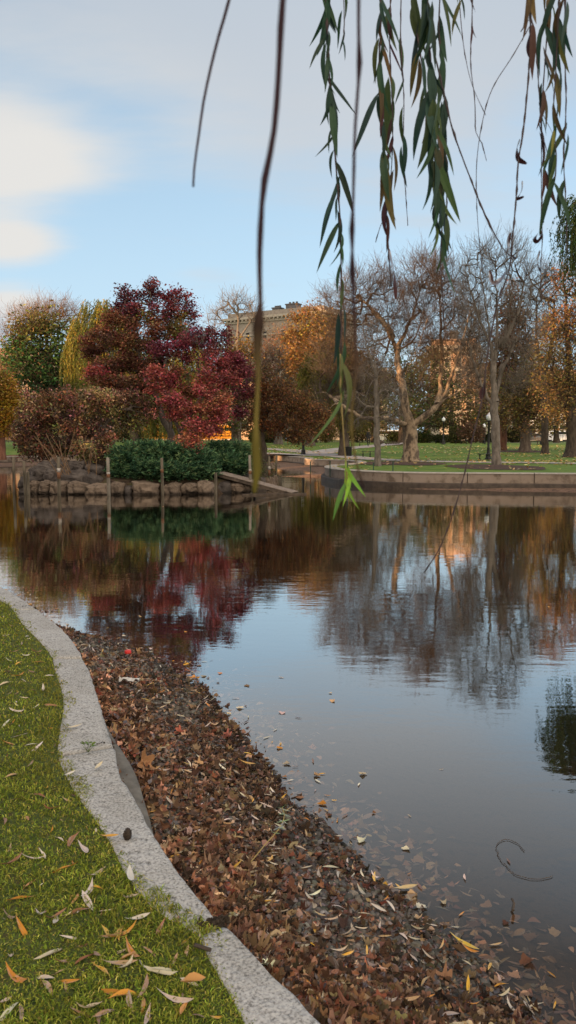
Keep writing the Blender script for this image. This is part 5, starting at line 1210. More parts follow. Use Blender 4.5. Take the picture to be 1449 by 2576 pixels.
# ================================================================== background trees, left
def gb(x, D): p = A(x, 1100, D); return np.array([p[0], D, float(land_z(D))])
def gtr(D, pts):
    P = px_line(D, pts); P[0, 2] = float(land_z(P[0, 1])) - .05; return P
YG = [(.22, .21, .06), (.15, .17, .055), (.33, .27, .06), (.11, .14, .045), (.17, .18, .06)]
weeping('willow_tree', 'bright yellow green weeping willow behind the brown maple', 76, [(345, 1120), (330, 1060), (300, 960), (270, 900)], [[(270, 900), (245, 850), (240, 815)], [(300, 960), (330, 880), (330, 850)], [(270, 900), (225, 870), (205, 855)], [(330, 1060), (380, 980), (420, 920)], [(330, 1060), (450, 950), (490, 900)]],
        [(245, 775, 40, 26, YG[0]), (275, 785, 34, 30, YG[0]), (215, 795, 30, 24, YG[0]), (200, 830, 36, 26, YG[0]), (300, 830, 40, 40, YG[0]), (240, 850, 60, 40, YG[0]), (350, 900, 60, 50, YG[0]), (180, 850, 22, 30, YG[0]), (450, 920, 60, 40, YG[0]), (490, 880, 36, 24, YG[0]), (400, 1000, 60, 30, YG[0])], 360, .42, 1900, 7.0, YG, 31, lsize=.26, dens=5, base_z=.5, zmin=.9)
G1 = [(.075, .145, .05), (.05, .105, .045), (.12, .15, .05), (.15, .13, .05)]
tree('leafy_tree', 'dark green leafy tree with bare reddish top twigs at the left', 80, gtr(80, [(175, 1125), (165, 1070), (140, 1020), (110, 985)]), [[(165, 1070), (190, 1000), (200, 920)], [(110, 985), (80, 940), (50, 900)], [(140, 1020), (130, 950), (120, 880), (110, 810)], [(110, 985), (60, 960), (30, 930)]],
     [(60, 880, 40, 40, G1[0]), (110, 850, 45, 36, G1[2]), (150, 880, 40, 40, G1[0]), (100, 910, 50, 40, G1[1]), (150, 940, 40, 40, G1[1]), (185, 900, 24, 40, G1[0]), (60, 940, 30, 30, G1[1]), (170, 1000, 32, 34, G1[1]), (110, 960, 36, 30, G1[1]), (30, 890, 24, 30, G1[2]), (200, 960, 20, 40, G1[0]), (100, 815, 56, 22, G1[3]), (150, 835, 30, 20, G1[2]), (60, 840, 36, 20, G1[3])], 420, .6, 7800, .34, M_bark_d, seed=32, step=.8, spread=.6, twig=dict(per=1, L=1.4, r=.012, up=.5), twigmat=M_twig, pal=.28)
tree('bare_tree', 'bare reddish twigged crown rising above the dark green leafy tree', 84, gtr(84, [(120, 1120), (118, 1000), (110, 900)]), [], [(60, 805, 36, 26, JC), (110, 795, 40, 26, JC), (160, 800, 36, 26, JC), (30, 850, 26, 40, JC), (200, 830, 20, 30, JC), (20, 920, 30, 40, JC)], 240, .4, 0, bark=M_twig_b, seed=33, step=.8, twig=dict(per=4, L=1.6, r=.014, up=.5))
Y1 = [(.32, .20, .03), (.26, .16, .03), (.2, .15, .035)]
tree('yellow_tree', 'golden yellow leaved tree cut by the left edge', 62, gtr(62, [(4, 1148), (5, 1090), (2, 1040)]), [], [(15, 985, 34, 30, Y1[1]), (-20, 970, 40, 40, Y1[2]), (25, 1030, 32, 30, Y1[0]), (-15, 1030, 40, 30, Y1[0]), (20, 1070, 30, 24, Y1[0]), (-20, 1075, 34, 26, Y1[1])], 200, .27, 8000, .2, M_bark_red, seed=34, step=.5, spread=.32)
ST = [(.14, .075, .04), (.18, .10, .05), (.11, .06, .035), (.09, .085, .035)]
tree('thicket_tree', 'russet leaved small tree below the dark green tree at the left', 88, gtr(88, [(70, 1112), (70, 1060), (72, 1020)]), [], [(40, 1000, 40, 30, ST[0]), (90, 1010, 40, 30, ST[1]), (20, 940, 34, 30, ST[2]), (65, 960, 30, 26, ST[2]), (120, 1060, 40, 30, ST[3]), (60, 1060, 44, 30, ST[3])], 170, .3, 3200, .3, seed=35, step=.8, spread=.5, twig=dict(per=3, L=1.2, r=.012), twigmat=M_twig_b)
tree('bare_tree', 'pale fan shaped bare tree against the sky beside the beige building', 120, gtr(120, [(602, 1118), (600, 1000), (600, 900), (598, 860)]), [[(598, 860), (570, 820), (545, 790)], [(598, 860), (600, 800), (595, 755)], [(598, 860), (630, 810), (650, 780)], [(600, 900), (560, 860), (525, 830)]], [(540, 805, 24, 24, JC), (570, 775, 24, 26, JC), (602, 770, 24, 28, JC), (635, 785, 24, 26, JC), (655, 815, 14, 20, JC), (530, 840, 16, 16, JC)], 90, .34, 0, bark=M_bark_g, seed=36, step=1.0, twig=dict(per=3, L=1.8, r=.022, up=.5), ang=1.2, rtip=.028)
tree('tree', 'olive green and gold tree between the crimson maple and the beige building', 92, gtr(92, [(590, 1115), (592, 1000), (595, 930)]), [], [(570, 890, 34, 28, (.16, .13, .045)), (615, 885, 34, 28, (.22, .14, .05)), (590, 930, 44, 34, (.11, .11, .045)), (560, 960, 40, 34, (.1, .1, .04)), (620, 950, 36, 40, (.14, .12, .05)), (600, 1010, 50, 40, (.1, .09, .04)), (540, 1020, 40, 40, (.09, .1, .04)), (600, 1060, 50, 30, (.1, .1, .04))], 260, .4, 6500, .3, seed=37, step=.8, spread=.55, twig=dict(per=2, L=1.2, r=.012), twigmat=M_twig_b)
PK = (.21, .12, .085)
tree('bare_tree', 'pinkish brown tree with faded leaves below the beige building', 98, gtr(98, [(700, 1118), (698, 1000), (695, 940)]), [], [(670, 880, 34, 30, PK), (710, 860, 40, 30, (.26, .15, .085)), (690, 920, 50, 34, PK), (740, 900, 36, 34, (.22, .14, .08)), (650, 930, 24, 40, PK), (700, 970, 56, 34, (.16, .105, .08)), (740, 960, 36, 40, (.18, .12, .08)), (660, 1000, 40, 40, (.15, .1, .075)), (720, 1030, 60, 40, (.14, .1, .06))], 420, .45, 7500, .22, M_bark_g, seed=38, step=.8, spread=.6, twig=dict(per=4, L=1.4, r=.013, up=.3), twigmat=M_bark_g)
GO = [(.27, .175, .06), (.22, .13, .05), (.18, .11, .05)]
tree('oak_tree', 'golden brown oak glowing in low sun in front of the beige building', 90, gtr(90, [(780, 1115), (782, 1000), (785, 930)]), [], [(760, 800, 26, 20, GO[1]), (795, 795, 34, 24, GO[1]), (815, 820, 26, 26, GO[0]), (770, 830, 40, 26, GO[0]), (735, 850, 26, 22, GO[1]), (800, 860, 44, 32, GO[0]), (760, 880, 44, 30, GO[0]), (830, 870, 24, 30, GO[1]), (790, 910, 54, 32, GO[2]), (740, 920, 34, 34, GO[2])], 300, .45, 9000, .27, seed=39, step=.8, spread=.5, twig=dict(per=2, L=1.2, r=.012), twigmat=M_twig_b)
GW = [(.12, .125, .035), (.16, .15, .04), (.085, .09, .03), (.2, .17, .045)]
weeping('willow_tree', 'olive green weeping willow with a thick trunk beside the litter bin', 66, [(866, 1146), (866, 1090), (862, 1040), (858, 990)], [[(858, 990), (830, 930), (820, 890)], [(858, 990), (890, 930), (900, 900)], [(862, 1040), (810, 990), (790, 950)], [(862, 1040), (900, 1000)]], [(800, 920, 36, 30, JC), (840, 890, 40, 26, JC), (890, 900, 36, 26, JC), (780, 960, 30, 30, JC), (910, 940, 26, 30, JC), (850, 940, 60, 40, JC), (800, 1000, 40, 30, JC)], 240, .38, 1100, 6.5, GW, 40, bark=M_bark, lsize=.22, dens=4, base_z=LAND + .2, zmin=1.6)

# ================================================================== the great bare tree and the trees on the right lawn
SY = 52.5
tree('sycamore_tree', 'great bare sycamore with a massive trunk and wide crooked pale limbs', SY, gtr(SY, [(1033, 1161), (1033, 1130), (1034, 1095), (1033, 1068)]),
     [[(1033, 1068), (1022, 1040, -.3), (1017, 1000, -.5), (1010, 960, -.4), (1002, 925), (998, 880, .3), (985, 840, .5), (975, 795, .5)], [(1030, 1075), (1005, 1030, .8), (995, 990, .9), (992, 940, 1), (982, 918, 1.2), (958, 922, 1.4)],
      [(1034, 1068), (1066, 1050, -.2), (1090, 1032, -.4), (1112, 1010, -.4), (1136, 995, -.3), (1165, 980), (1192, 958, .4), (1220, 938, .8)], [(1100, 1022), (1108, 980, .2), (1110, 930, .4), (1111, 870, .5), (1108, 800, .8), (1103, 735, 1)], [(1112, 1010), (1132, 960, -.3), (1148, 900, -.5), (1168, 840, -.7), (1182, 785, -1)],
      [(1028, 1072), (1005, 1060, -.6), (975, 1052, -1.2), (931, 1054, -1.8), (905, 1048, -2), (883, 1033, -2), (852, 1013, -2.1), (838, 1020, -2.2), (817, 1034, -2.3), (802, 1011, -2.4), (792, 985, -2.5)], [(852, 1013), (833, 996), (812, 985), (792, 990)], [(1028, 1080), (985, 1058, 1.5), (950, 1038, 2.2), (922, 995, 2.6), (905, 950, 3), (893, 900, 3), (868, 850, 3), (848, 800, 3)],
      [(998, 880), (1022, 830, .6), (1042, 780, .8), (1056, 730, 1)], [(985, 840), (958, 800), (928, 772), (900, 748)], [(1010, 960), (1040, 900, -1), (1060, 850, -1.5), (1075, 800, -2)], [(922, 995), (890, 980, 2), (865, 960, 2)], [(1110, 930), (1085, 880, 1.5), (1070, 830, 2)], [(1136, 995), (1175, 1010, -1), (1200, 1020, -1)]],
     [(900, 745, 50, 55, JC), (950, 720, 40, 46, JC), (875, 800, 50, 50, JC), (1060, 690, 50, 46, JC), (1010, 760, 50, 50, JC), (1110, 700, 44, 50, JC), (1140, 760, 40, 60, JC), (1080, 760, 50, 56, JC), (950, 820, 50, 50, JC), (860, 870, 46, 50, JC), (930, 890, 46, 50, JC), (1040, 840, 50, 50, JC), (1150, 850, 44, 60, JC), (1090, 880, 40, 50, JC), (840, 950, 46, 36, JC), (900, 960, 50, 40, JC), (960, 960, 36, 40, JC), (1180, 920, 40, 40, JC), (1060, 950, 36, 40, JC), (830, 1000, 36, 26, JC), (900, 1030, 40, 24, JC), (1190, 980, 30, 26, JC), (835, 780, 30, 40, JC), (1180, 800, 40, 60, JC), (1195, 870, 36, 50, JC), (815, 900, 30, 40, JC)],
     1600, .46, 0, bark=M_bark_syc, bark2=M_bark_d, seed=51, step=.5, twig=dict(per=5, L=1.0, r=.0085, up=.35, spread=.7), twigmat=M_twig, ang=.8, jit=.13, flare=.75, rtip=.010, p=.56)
tree('young_tree', 'slim straight grey trunked tree with drooping bare twigs left of the sycamore', 43.5, gtr(43.5, [(951, 1172), (948, 1100), (947, 1000), (944, 930), (941, 880)]), [[(944, 930), (925, 880), (910, 820)], [(947, 1000), (975, 960), (995, 930)]], [(940, 840, 36, 40, JC), (900, 1000, 40, 30, JC), (985, 985, 40, 34, JC), (925, 930, 34, 34, JC), (970, 920, 30, 34, JC), (905, 1050, 30, 20, JC), (985, 1045, 30, 20, JC)], 260, .165, 0, bark=M_bark_g, seed=52, step=.3, twig=dict(per=3, L=.55, r=.006, up=-.25), flare=.35, rtip=.006)
tree('bare_tree', 'tall vase shaped bare tree with a slim grey trunk beside the near lamp post', 45.3, gtr(45.3, [(1249, 1171), (1247, 1120), (1246, 1060), (1246, 1010)]),
     [[(1246, 1010), (1240, 940), (1235, 870), (1225, 790, -.3), (1212, 710, -.5), (1200, 640, -.6)], [(1246, 1010), (1258, 940, .3), (1270, 860, .5), (1282, 760, .6), (1290, 650, .6)], [(1246, 1060), (1234, 1010), (1218, 982), (1196, 930), (1180, 860), (1168, 780)], [(1258, 940), (1290, 880), (1318, 810), (1335, 740)], [(1240, 940), (1250, 860), (1250, 760), (1246, 660)], [(1235, 870), (1205, 800), (1180, 720), (1170, 660)], [(1270, 860), (1306, 780), (1320, 700)]],
     [(1185, 690, 34, 60, JC), (1222, 660, 30, 60, JC), (1260, 650, 32, 60, JC), (1298, 665, 32, 60, JC), (1330, 730, 28, 60, JC), (1180, 780, 34, 60, JC), (1230, 760, 36, 60, JC), (1280, 770, 40, 60, JC), (1325, 820, 36, 50, JC), (1200, 870, 40, 50, JC), (1170, 860, 26, 40, JC), (1270, 880, 36, 46, JC), (1310, 900, 36, 36, JC), (1190, 950, 30, 30, JC), (1295, 960, 34, 30, JC)],
     660, .25, 0, bark=M_bark_g, bark2=M_bark_d, seed=53, step=.4, twig=dict(per=3, L=.85, r=.0075, up=.6, spread=.55), ang=1.3, jit=.1, flare=.3, rtip=.009, p=.47)
RC = [(.19, .095, .052), (.25, .13, .068), (.15, .085, .05)]
tree('redwood_tree', 'tall oval rusty brown redwood with a reddish trunk behind the vase shaped bare tree', 78, gtr(78, [(1263, 1118), (1266, 1040), (1275, 900), (1285, 760), (1288, 710)]), [], [(1288, 740, 18, 30, RC[0]), (1275, 790, 30, 30, RC[0]), (1305, 800, 30, 36, RC[1]), (1265, 850, 30, 40, RC[2]), (1300, 860, 36, 40, RC[0]), (1330, 880, 24, 40, RC[2]), (1265, 920, 34, 40, RC[2]), (1310, 930, 40, 40, RC[0]), (1280, 980, 44, 36, RC[2]), (1330, 980, 30, 36, RC[1])], 300, .42, 9000, .26, M_bark_red, seed=54, step=.7, spread=.42, twig=dict(per=2, L=.8, r=.01), twigmat=M_twig, vol=.2)
OB = [(.27, .19, .075), (.21, .155, .065), (.32, .20, .08), (.17, .145, .06)]
tree('oak_tree', 'oak with a stout grey trunk and thin olive brown leaves, left of the rightmost oak', 75, gtr(75, [(1320, 1137), (1320, 1090), (1319, 1060)]), [[(1319, 1060), (1290, 1030), (1260, 1010)], [(1319, 1060), (1340, 1010), (1350, 950), (1345, 880)], [(1319, 1060), (1360, 1030), (1390, 1000)], [(1319, 1060), (1315, 980), (1318, 900)]],
     [(1270, 1020, 34, 26, OB[0]), (1310, 1010, 40, 30, OB[1]), (1355, 1020, 40, 30, OB[0]), (1290, 970, 36, 30, OB[3]), (1340, 960, 40, 40, OB[1]), (1380, 980, 34, 36, OB[2]), (1260, 1050, 30, 20, OB[1]), (1370, 1055, 34, 20, OB[0]), (1310, 1050, 30, 18, OB[3]), (1350, 900, 36, 36, OB[1]), (1320, 1075, 50, 10, OB[0])], 380, .46, 8200, .21, M_bark, seed=55, step=.7, spread=.5, twig=dict(per=2, L=1.0, r=.01), twigmat=M_twig, flare=.7)
tree('oak_tree', 'rightmost oak with a broad dark trunk and orange brown upper leaves', 63, gtr(63, [(1440, 1146), (1441, 1100), (1438, 1050), (1436, 1000)]), [[(1436, 1000), (1430, 900), (1425, 800), (1420, 720)], [(1438, 1050), (1400, 980), (1380, 900)], [(1436, 1000), (1470, 900), (1480, 800)]],
     [(1420, 700, 30, 30, (.19, .10, .052)), (1450, 740, 34, 40, (.2, .105, .055)), (1400, 760, 30, 36, (.15, .10, .045)), (1430, 810, 40, 36, (.18, .105, .052)), (1385, 830, 34, 40, OB[1]), (1460, 850, 40, 40, OB[2]), (1410, 880, 40, 40, OB[1]), (1370, 900, 30, 40, OB[3]), (1440, 930, 40, 40, OB[0]), (1390, 960, 40, 36, OB[1]), (1440, 1000, 36, 36, OB[0]), (1400, 1030, 36, 26, OB[0]), (1480, 960, 40, 60, OB[2]), (1490, 800, 30, 60, OB[2])], 430, .5, 9000, .2, M_bark_d, seed=56, step=.7, spread=.5, twig=dict(per=3, L=1.1, r=.01, up=.4), twigmat=M_twig, flare=.7)
tree('bare_tree', 'dark bare tree between the redwood and the rightmost oak', 70, gtr(70, [(1372, 1110), (1370, 1040), (1365, 960)]), [[(1365, 960), (1350, 860), (1350, 760)], [(1365, 960), (1390, 860), (1395, 760)]], [(1350, 720, 30, 60, JC), (1390, 720, 30, 60, JC), (1370, 800, 40, 50, JC), (1340, 850, 30, 40, JC), (1400, 850, 30, 40, JC)], 240, .3, 0, bark=M_bark_d, seed=57, step=.6, twig=dict(per=4, L=1.1, r=.011, up=.5), ang=1.1)
GR = [(.06, .08, .038), (.09, .10, .045), (.14, .125, .055), (.17, .12, .065)]
for k, (x, D_, sc2, ci, lb) in enumerate([(1010, 112, 1.0, 0, 'dark evergreen tree directly behind the sycamore trunk'), (1075, 118, 1.05, 1, 'dark green tree right of the sycamore, before the brick building'), (1215, 116, .95, 2, 'brownish green tree behind the near lamp post'), (940, 122, .95, 3, 'brown thinning tree behind the slim grey tree'), (790, 120, .9, 3, 'brown thinning tree behind the orange crab apple'), (1400, 118, .9, 2, 'olive tree beyond the far right lamp'), (1075, 126, 1.15, 1, 'tall green tree hiding the left side of the sunlit brick building'), (870, 124, 1.1, 2, 'olive tree far behind the litter bin and willow'), (1300, 126, 1.15, 3, 'tall brown tree far behind the redwood'), (1135, 130, 1.0, 3, 'thin brown tree screening the left half of the sunlit brick building'),
                                         (490, 116, .85, 2, 'olive tree behind the crimson maple'), (220, 112, .8, 1, 'green tree behind the low brown crab apple'), (330, 120, .8, 2, 'olive tree behind the yellow willow')]):
    s_ = sc2; c = GR[ci]; c2 = GR[(ci + 1) % 4]
    tree('broadleaf_tree', lb, D_, gtr(D_, [(x, 1114), (x, 1050), (x + 3, 1000)]), [], [(x, 1000 - 90 * s_, 34 * s_, 34, c), (x - 30 * s_, 960, 34 * s_, 34, c2), (x + 30 * s_, 955, 34 * s_, 34, c), (x - 20 * s_, 1000, 44 * s_, 34, c), (x + 30 * s_, 1010, 44 * s_, 34, c2), (x, 1050, 54 * s_, 26, c), (x - 36 * s_, 1060, 30 * s_, 24, c2), (x + 40 * s_, 1060, 30 * s_, 24, c)], 170, .4, (1300 if 'screening' in lb else 4200 if ci < 3 else 2300), .36, M_bark_d, group='trees closing the view at the far side of the lawn', seed=60 + k, step=1.1, spread=.65, twig=dict(per=2, L=1.2, r=.014), twigmat=M_twig)
for k, (x, D_, w_, h_, col, lb) in enumerate([(1185, 104, 34, 34, (.12, .075, .05), 'reddish brown rounded shrub before the sunlit building'), (1150, 108, 22, 24, (.07, .075, .03), 'green shrub by the small distant lamp'), (1060, 112, 30, 18, (.035, .05, .02), 'dark hedge like shrub right of the sycamore trunk'), (1110, 114, 34, 14, (.04, .05, .022), 'low dark shrub before the sunlit building'), (1000, 116, 30, 16, (.035, .045, .02), 'dark shrub behind the bronze ducks'), (1240, 116, 30, 16, (.03, .04, .02), 'dark shrub behind the near lamp'), (640, 118, 20, 20, (.06, .075, .03), 'green shrub beside the yellow bus'), (672, 115, 20, 20, (.08, .08, .03), 'olive shrub right of the yellow bus'), (740, 110, 34, 22, (.05, .05, .025), 'dark shrub below the orange crab apple'), (690, 114, 34, 30, (.06, .06, .03), 'broad dull green shrub behind the trunk of the orange crab apple'), (820, 116, 40, 28, (.05, .055, .025), 'broad dark shrub left of the willow trunk'), (900, 118, 44, 26, (.06, .06, .03), 'wide dull shrub behind the walking person'), (1290, 118, 40, 26, (.05, .05, .025), 'wide dark shrub between the redwood and the stout oak'), (330, 112, 50, 24, (.05, .055, .025), 'dark shrub behind the brown crab apple'), (110, 96, 34, 22, (.04, .045, .02), 'dark shrub at the left below the leafy tree')]):
    r_ = np.random.default_rng(k + 80); c = gb(x, D_); s = D_ / F; root = thing('shrub', lb, 'shrub', c); mb = MB(); n = 2200
    u = unit(r_.normal(size=(n, 3))) * r_.uniform(.3, 1, (n, 1)) * (1 + .2 * np.sin(r_.normal(size=3) * 3)).clip(.7, 1.3); P = c + u * [w_ * s, w_ * s * .8, h_ * s] + [0, 0, h_ * s * .8]; leaf_quads(mb, P, np.full(n, .26), vary(r_, col, n, .3), r_); mb.build('foliage', M_leaf, root)
    mb = MB()
    for j in range(14): e = c + r_.normal(0, 1, 3) * [w_ * s * .6, w_ * s * .5, 0] + [0, 0, h_ * s * r_.uniform(.8, 1.6)]; mb.tube([c, (c + e) / 2 + r_.normal(0, .1, 3), e], [.05, .035, .015], 4)
    mb.build('stem', M_bark_d, root)
weeping('willow_tree', 'dark green weeping willow reaching in at the upper right edge', 30, [(1620, 1200), (1600, 900), (1560, 700), (1530, 560)], [[(1530, 560), (1490, 500), (1450, 490)], [(1560, 700), (1500, 560)]], [(1470, 520, 34, 22, JC), (1520, 500, 40, 30, JC), (1560, 560, 60, 50, JC), (1445, 560, 14, 18, JC), (1500, 590, 40, 30, JC)], 130, .4, 420, 2.4, [(.05, .09, .035), (.075, .11, .035), (.04, .07, .03)], 71, lsize=.13, dens=7, base_z=0.0)
# ================================================================== willow strands hanging close to the camera
M_stem = surf('willow_stem', (.024, .016, .018), (.048, .03, .03), 60, .6)
M_stem_y = surf('willow_stem_yellow', (.16, .12, .04), (.22, .17, .06), 60, .6)
LFG = [(.024, .055, .036), (.03, .065, .033), (.05, .08, .03), (.02, .045, .034)]
LFB = [(.075, .055, .024), (.08, .035, .03), (.06, .024, .024), (.11, .085, .03)]
WLONG = strip_leaf(.13, 9, .8)
M_stem_g = leafmat('willow_stem_graded', .0)  # stem colour runs from dark to olive yellow along the strand
def strand(label, D, pts, r0, r1, leaves=(), nodes=0, kind='green', stem=None, grad=None, seed=0, lsz=.1, bud=2.1, group='willow strands hanging before the camera'):
    r = np.random.default_rng(seed + 900)
    r0 *= 1.15; r1 *= 1.15
    P = smooth_line([A(p[0], p[1], D + (p[2] if len(p) > 2 else 0)) for p in pts], .012)
    root = thing('willow_branch', label, 'branch', P[0], group)
    n = len(P); rad = np.linspace(r0, r1, n)
    mb = MB()
    if nodes:
        L = np.linspace(0, 1, n); pos_ = (np.arange(nodes) + r.uniform(.2, .8, nodes)) / nodes
        bump_ = sum(np.exp(-((L - q_) / (.009 if nodes < 17 else .006)) ** 2) for q_ in pos_); rad = rad * (1 + (bud - 1) * np.minimum(bump_, 1)); off = sum(np.exp(-((L - q_) / .008) ** 2) * s_ for q_, s_ in zip(pos_, r.choice([-1, 1], nodes)))
        P = P + np.array([1, 0, 0]) * (off * r0 * .35)[:, None]
    if grad is None: mb.tube(P, rad, 6); mb.build('stem', stem or M_stem, root, smooth=True)
    else:
        L = np.linspace(0, 1, n); C = np.stack([np.interp(L, [g[0] for g in grad], [g[1][k_] for g in grad]) for k_ in range(3)], 1); C = C * (1 - .45 * np.minimum(bump_, 1))[:, None]
        mb.tube(P, rad, 8, C); mb.build('stem', M_stem_g, root, smooth=True)
    if len(leaves):
        mb = MB(); T = WLONG
        for (u0, u1, cnt, cols, size, spread_) in leaves:
            cnt = int(cnt * (1 if cnt < 8 else .78)); k = (np.linspace(u0, u1, cnt) * (n - 1)).astype(int).clip(0, n - 2); k = (k + r.integers(-2, 3, cnt)).clip(0, n - 2)
            sg = np.where(np.arange(cnt) % 2, 1, -1)
            for kk, s_ in zip(k, np.where(r.random(cnt) < .25, -sg, sg)):
                Lz = size * .95 * r.uniform(.5, 1.2); ang = s_ * abs(r.normal(spread_ * .8, .13)); az = r.normal(0, 1.0)
                d = np.array([math.sin(ang) * math.cos(az), math.sin(ang) * math.sin(az), -math.cos(ang)])      # points down and out
                wv = unit(np.cross(d, [math.sin(az * 2 + r.normal(0, .8)), -1, r.normal(0, .4)])); nn = np.cross(wv, d)
                V, Fs = T; u_ = V[:, 0] + .5; w_ = V[:, 1]
                curve = r.normal(-.08, .2) * s_
                Q = P[kk] + (d[None] * u_[:, None] - np.array([0, 0, 1]) * (abs(math.sin(ang)) * .35 * u_[:, None] ** 2) + nn[None] * (V[:, 2] + .1 * np.sin(u_ * 3 + r.normal()))[:, None] + wv[None] * w_[:, None] * r.uniform(.8, 1.25) + np.array([1, 0, 0]) * (curve * u_ ** 2)[:, None]) * Lz
                mb.add(Q, Fs, vary(r, cols[r.integers(0, len(cols))], 1, .2, .08)[0])
        mb.build('leaves', M_willow, root)
    return root
def curl(root, D, pts, w_, col, seed=0):
    """a withered, rolled leaf"""
    r = np.random.default_rng(seed); P = smooth_line([A(x, y, D) for x, y in pts], .004); n = len(P); u = np.linspace(0, 1, n); T = unit(np.gradient(P, axis=0)); S = unit(np.cross(T, [0, 1.0, 0])); Nn_ = np.cross(S, T)
    a = u * 3 + r.uniform(0, 3); W_ = (w_ * np.sin(np.pi * (u * .92 + .04)) ** .7)[:, None]; dirw = S * np.cos(a * .5)[:, None] + Nn_ * np.sin(a * .5)[:, None]
    V = np.stack([P - dirw * W_, P + Nn_ * W_ * .3, P + dirw * W_], 1).reshape(-1, 3); i = (np.arange(n - 1) * 3)[:, None]
    mb = MB(); mb.add(V, np.concatenate([np.concatenate([i, i + 1, i + 4, i + 3], 1), np.concatenate([i + 1, i + 2, i + 5, i + 4], 1)]), vary(r, col, len(V), .08, .03)); mb.build('withered_leaf', M_willow, root)
# out-of-focus bare strands very near
DKS, MID, OLI, YEL = (.035, .022, .027), (.06, .04, .03), (.12, .095, .03), (.17, .15, .035)
strand('short blurred bare willow strand at the upper left, ending in open sky', .62, [(585, -40), (571, 20), (545, 110), (515, 240), (500, 340), (489, 420), (486, 470)], .0011, .0007, nodes=12, seed=1, bud=2.3, grad=[(0, DKS), (1, DKS)])
strand('thick blurred bare willow strand crossing the whole sky left of centre, yellowish lower down', .42, [(718, -60), (708, 40), (700, 200), (688, 340), (662, 480), (653, 640), (655, 780), (648, 870), (650, 950), (644, 1060), (646, 1150), (640, 1240)], .0014, .0009, nodes=16, seed=2, bud=2.5, grad=[(0, DKS), (.55, DKS), (.68, MID), (.8, OLI), (1, YEL)])
strand('blurred bare willow strand just right of the leafy green strand, ending at the green stakes', .50, [(903, -60), (902, 60), (903, 180), (893, 330), (889, 480), (886, 620), (890, 760), (893, 850), (896, 930), (886, 1020), (884, 1080), (893, 1150), (914, 1226)], .0009, .0006, nodes=15, seed=4, bud=2.3, grad=[(0, DKS), (.6, DKS), (.75, MID), (.9, OLI), (1, DKS)])
# the leafy green strand in the middle
s = strand('long leafy green willow strand hanging in the middle of the sky', 1.75, [(820, -60), (822, 30), (826, 150), (833, 250), (838, 330), (847, 440), (856, 560), (858, 680), (858, 800), (858, 900)], .0018, .0012, [(.02, .30, 24, LFG[:2] + LFG[3:], .10, .22), (.30, .62, 16, LFG[:2] + LFG[3:], .105, .45), (.6, .97, 12, LFG, .11, .2)], 20, seed=6)
s = strand('thin tip of the leafy strand ending in a bright green tuft over the water', 1.4, [(856, 890), (858, 1000), (862, 1060), (866, 1120), (872, 1180), (874, 1225)], .0012, .0010, [(.05, .2, 5, [(.10, .12, .04)], .09, .25), (.88, 1.0, 12, [(.22, .36, .04), (.17, .30, .04), (.12, .22, .05)], .062, .5)], 6, stem=M_stem_y, seed=7)
GB = LFG + [LFB[0], LFB[3]]; BB = LFB + [LFG[2]]
strand('short bare strand tip beside the top of the leafy middle strand', 1.7, [(862, -40), (866, 40), (864, 110)], .001, .0005, [(.1, .9, 5, LFG, .07, .5)], 10, seed=8)
s = strand('willow strand with mottled brown and green leaves, right of the blurred strand', 1.7, [(955, -60), (958, 60), (954, 160), (960, 300), (968, 420), (972, 540), (978, 640), (985, 720)], .0014, .0012, [(.03, .6, 22, GB, .11, .2), (.45, .75, 6, LFB, .11, .18)], 26, seed=9)
curl(s, 1.7, [(978, 625), (985, 660), (992, 700), (996, 752)], .010, (.10, .04, .035), 1)
strand('parallel willow strand with reddish brown leaves behind the mottled one', 1.85, [(985, -60), (980, 80), (984, 200), (988, 300), (985, 420), (970, 530), (955, 575), (945, 610)], .0013, .0007, [(.1, .75, 13, [LFB[1], LFB[2], LFB[0], LFG[2]], .12, .14)], 26, seed=10)
strand('bare beaded willow twig between the brown and the dense green strands', 1.8, [(1010, -40), (1008, 100), (1016, 250), (1014, 380), (1020, 480), (1026, 568)], .0010, .0006, [(.25, .7, 5, LFG, .10, .15)], 40, seed=11)
strand('dense dark green willow strand, leafiest of all, right of centre', 1.6, [(1075, -60), (1076, 60), (1085, 180), (1092, 300), (1094, 400), (1098, 500), (1095, 560)], .0018, .0012, [(.02, .7, 30, LFG, .125, .16), (.6, 1.0, 14, LFG + [(.10, .13, .04)], .115, .26)], 18, seed=12)
strand('green strand just left of the densest strand, crossing leaves over it', 1.7, [(1038, -60), (1042, 40), (1056, 130), (1068, 200), (1080, 300), (1098, 430), (1112, 560), (1108, 640), (1112, 720), (1118, 830)], .0013, .0007, [(.03, .42, 16, GB, .12, .25), (.5, .75, 6, LFG, .11, .2)], 46, seed=13)
strand('leafy strand right of the densest one, with a leaf curled at its tip', 1.75, [(1110, -60), (1104, 60), (1110, 160), (1120, 280), (1122, 420), (1125, 560), (1128, 640)], .0013, .0008, [(.02, .35, 10, GB, .12, .25), (.4, 1.0, 9, LFG, .115, .2)], 20, seed=14)
strand('long bare willow twig slanting to the right across the sky', 1.65, [(1090, 120), (1115, 230), (1140, 330), (1180, 440), (1220, 540), (1262, 620), (1285, 645)], .0013, .0009, (), 34, seed=15)
strand('bare beaded twig with two small leaves at the top right of centre', 1.7, [(1190, -60), (1187, 60), (1184, 160), (1194, 250), (1197, 330), (1212, 360), (1224, 405)], .0009, .0005, [(.05, .3, 3, [LFB[1]], .05, .5)], 36, seed=16)
strand('thin bare twig beside the slanting twig', 1.75, [(1152, -60), (1160, 60), (1172, 150), (1190, 220), (1222, 290)], .0008, .0004, [(.0, .25, 3, GB, .06, .4)], 30, seed=17)
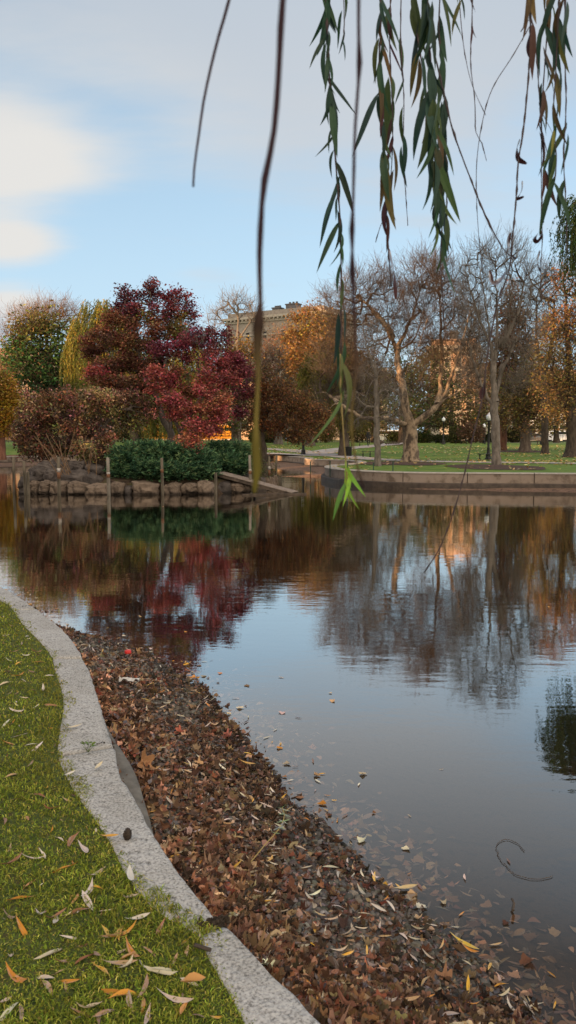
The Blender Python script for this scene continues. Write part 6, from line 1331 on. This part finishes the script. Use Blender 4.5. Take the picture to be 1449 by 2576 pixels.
strand('smooth thin twig curving down left from the right strand', 1.8, [(1336, 60), (1290, 140), (1240, 220), (1215, 300), (1200, 400), (1199, 500), (1205, 600), (1215, 690)], .0009, .0005, (), 10, seed=18)
s = strand('strand with withered dark curled leaves on the right', 1.55, [(1332, -60), (1335, 60), (1332, 150), (1320, 300), (1305, 400), (1298, 500), (1290, 590), (1280, 680), (1250, 770), (1228, 880), (1215, 990), (1185, 1120), (1150, 1260), (1110, 1370), (1067, 1440)], .0012, .0007, [(.01, .07, 5, LFB, .1, .3)], 40, seed=19)
DK = (.045, .018, .02)
for k, pts in enumerate([[(1308, 350), (1300, 375), (1304, 400), (1325, 412)], [(1314, 455), (1312, 480), (1300, 500), (1318, 495)], [(1284, 585), (1278, 620), (1295, 650), (1310, 640)], [(1232, 680), (1240, 712), (1262, 700), (1278, 672)], [(1222, 960), (1214, 985), (1210, 1005)], [(1335, 70), (1330, 110), (1336, 150)]]): curl(s, 1.55, pts, .007, DK, k)
strand('willow strand with bronze and green leaves near the right edge', 1.7, [(1380, -60), (1376, 80), (1368, 200), (1362, 300), (1368, 420), (1362, 520), (1360, 600)], .0012, .0008, [(.02, .5, 18, GB + LFB[:2], .105, .22), (.5, .75, 6, [DK, LFB[2]], .08, .3)], 24, seed=20)
s = strand('thin strand with small curled dead leaves beside the bronze strand', 1.7, [(1310, 80), (1340, 60), (1360, 300), (1362, 480), (1364, 600), (1360, 680), (1362, 760)], .0009, .0006, (), 24, seed=21)
for k, pts in enumerate([[(1366, 515), (1362, 540), (1368, 560)], [(1362, 575), (1345, 600), (1352, 608), (1366, 590)], [(1358, 630), (1352, 660), (1360, 682), (1368, 665)]]): curl(s, 1.7, pts, .006, DK, k + 20)
strand('leafy willow strand at the right edge, its leaves turning yellow', 1.6, [(1410, -60), (1404, 60), (1398, 180), (1392, 300), (1400, 400), (1392, 470)], .0012, .0007, [(.02, 1.0, 22, GB + [(.15, .14, .04)], .10, .25)], 20, seed=22)
strand('bare strand hugging the right edge, reaching below the tree tops', 1.6, [(1424, -60), (1420, 100), (1424, 260), (1418, 400), (1424, 520), (1426, 640)], .0010, .0006, [(.05, .25, 4, GB, .09, .3), (.55, .68, 3, LFG, .08, .5)], 36, seed=23)
print('objects', len(bpy.data.objects), 'faces', sum(len(m_.polygons) for m_ in bpy.data.meshes))
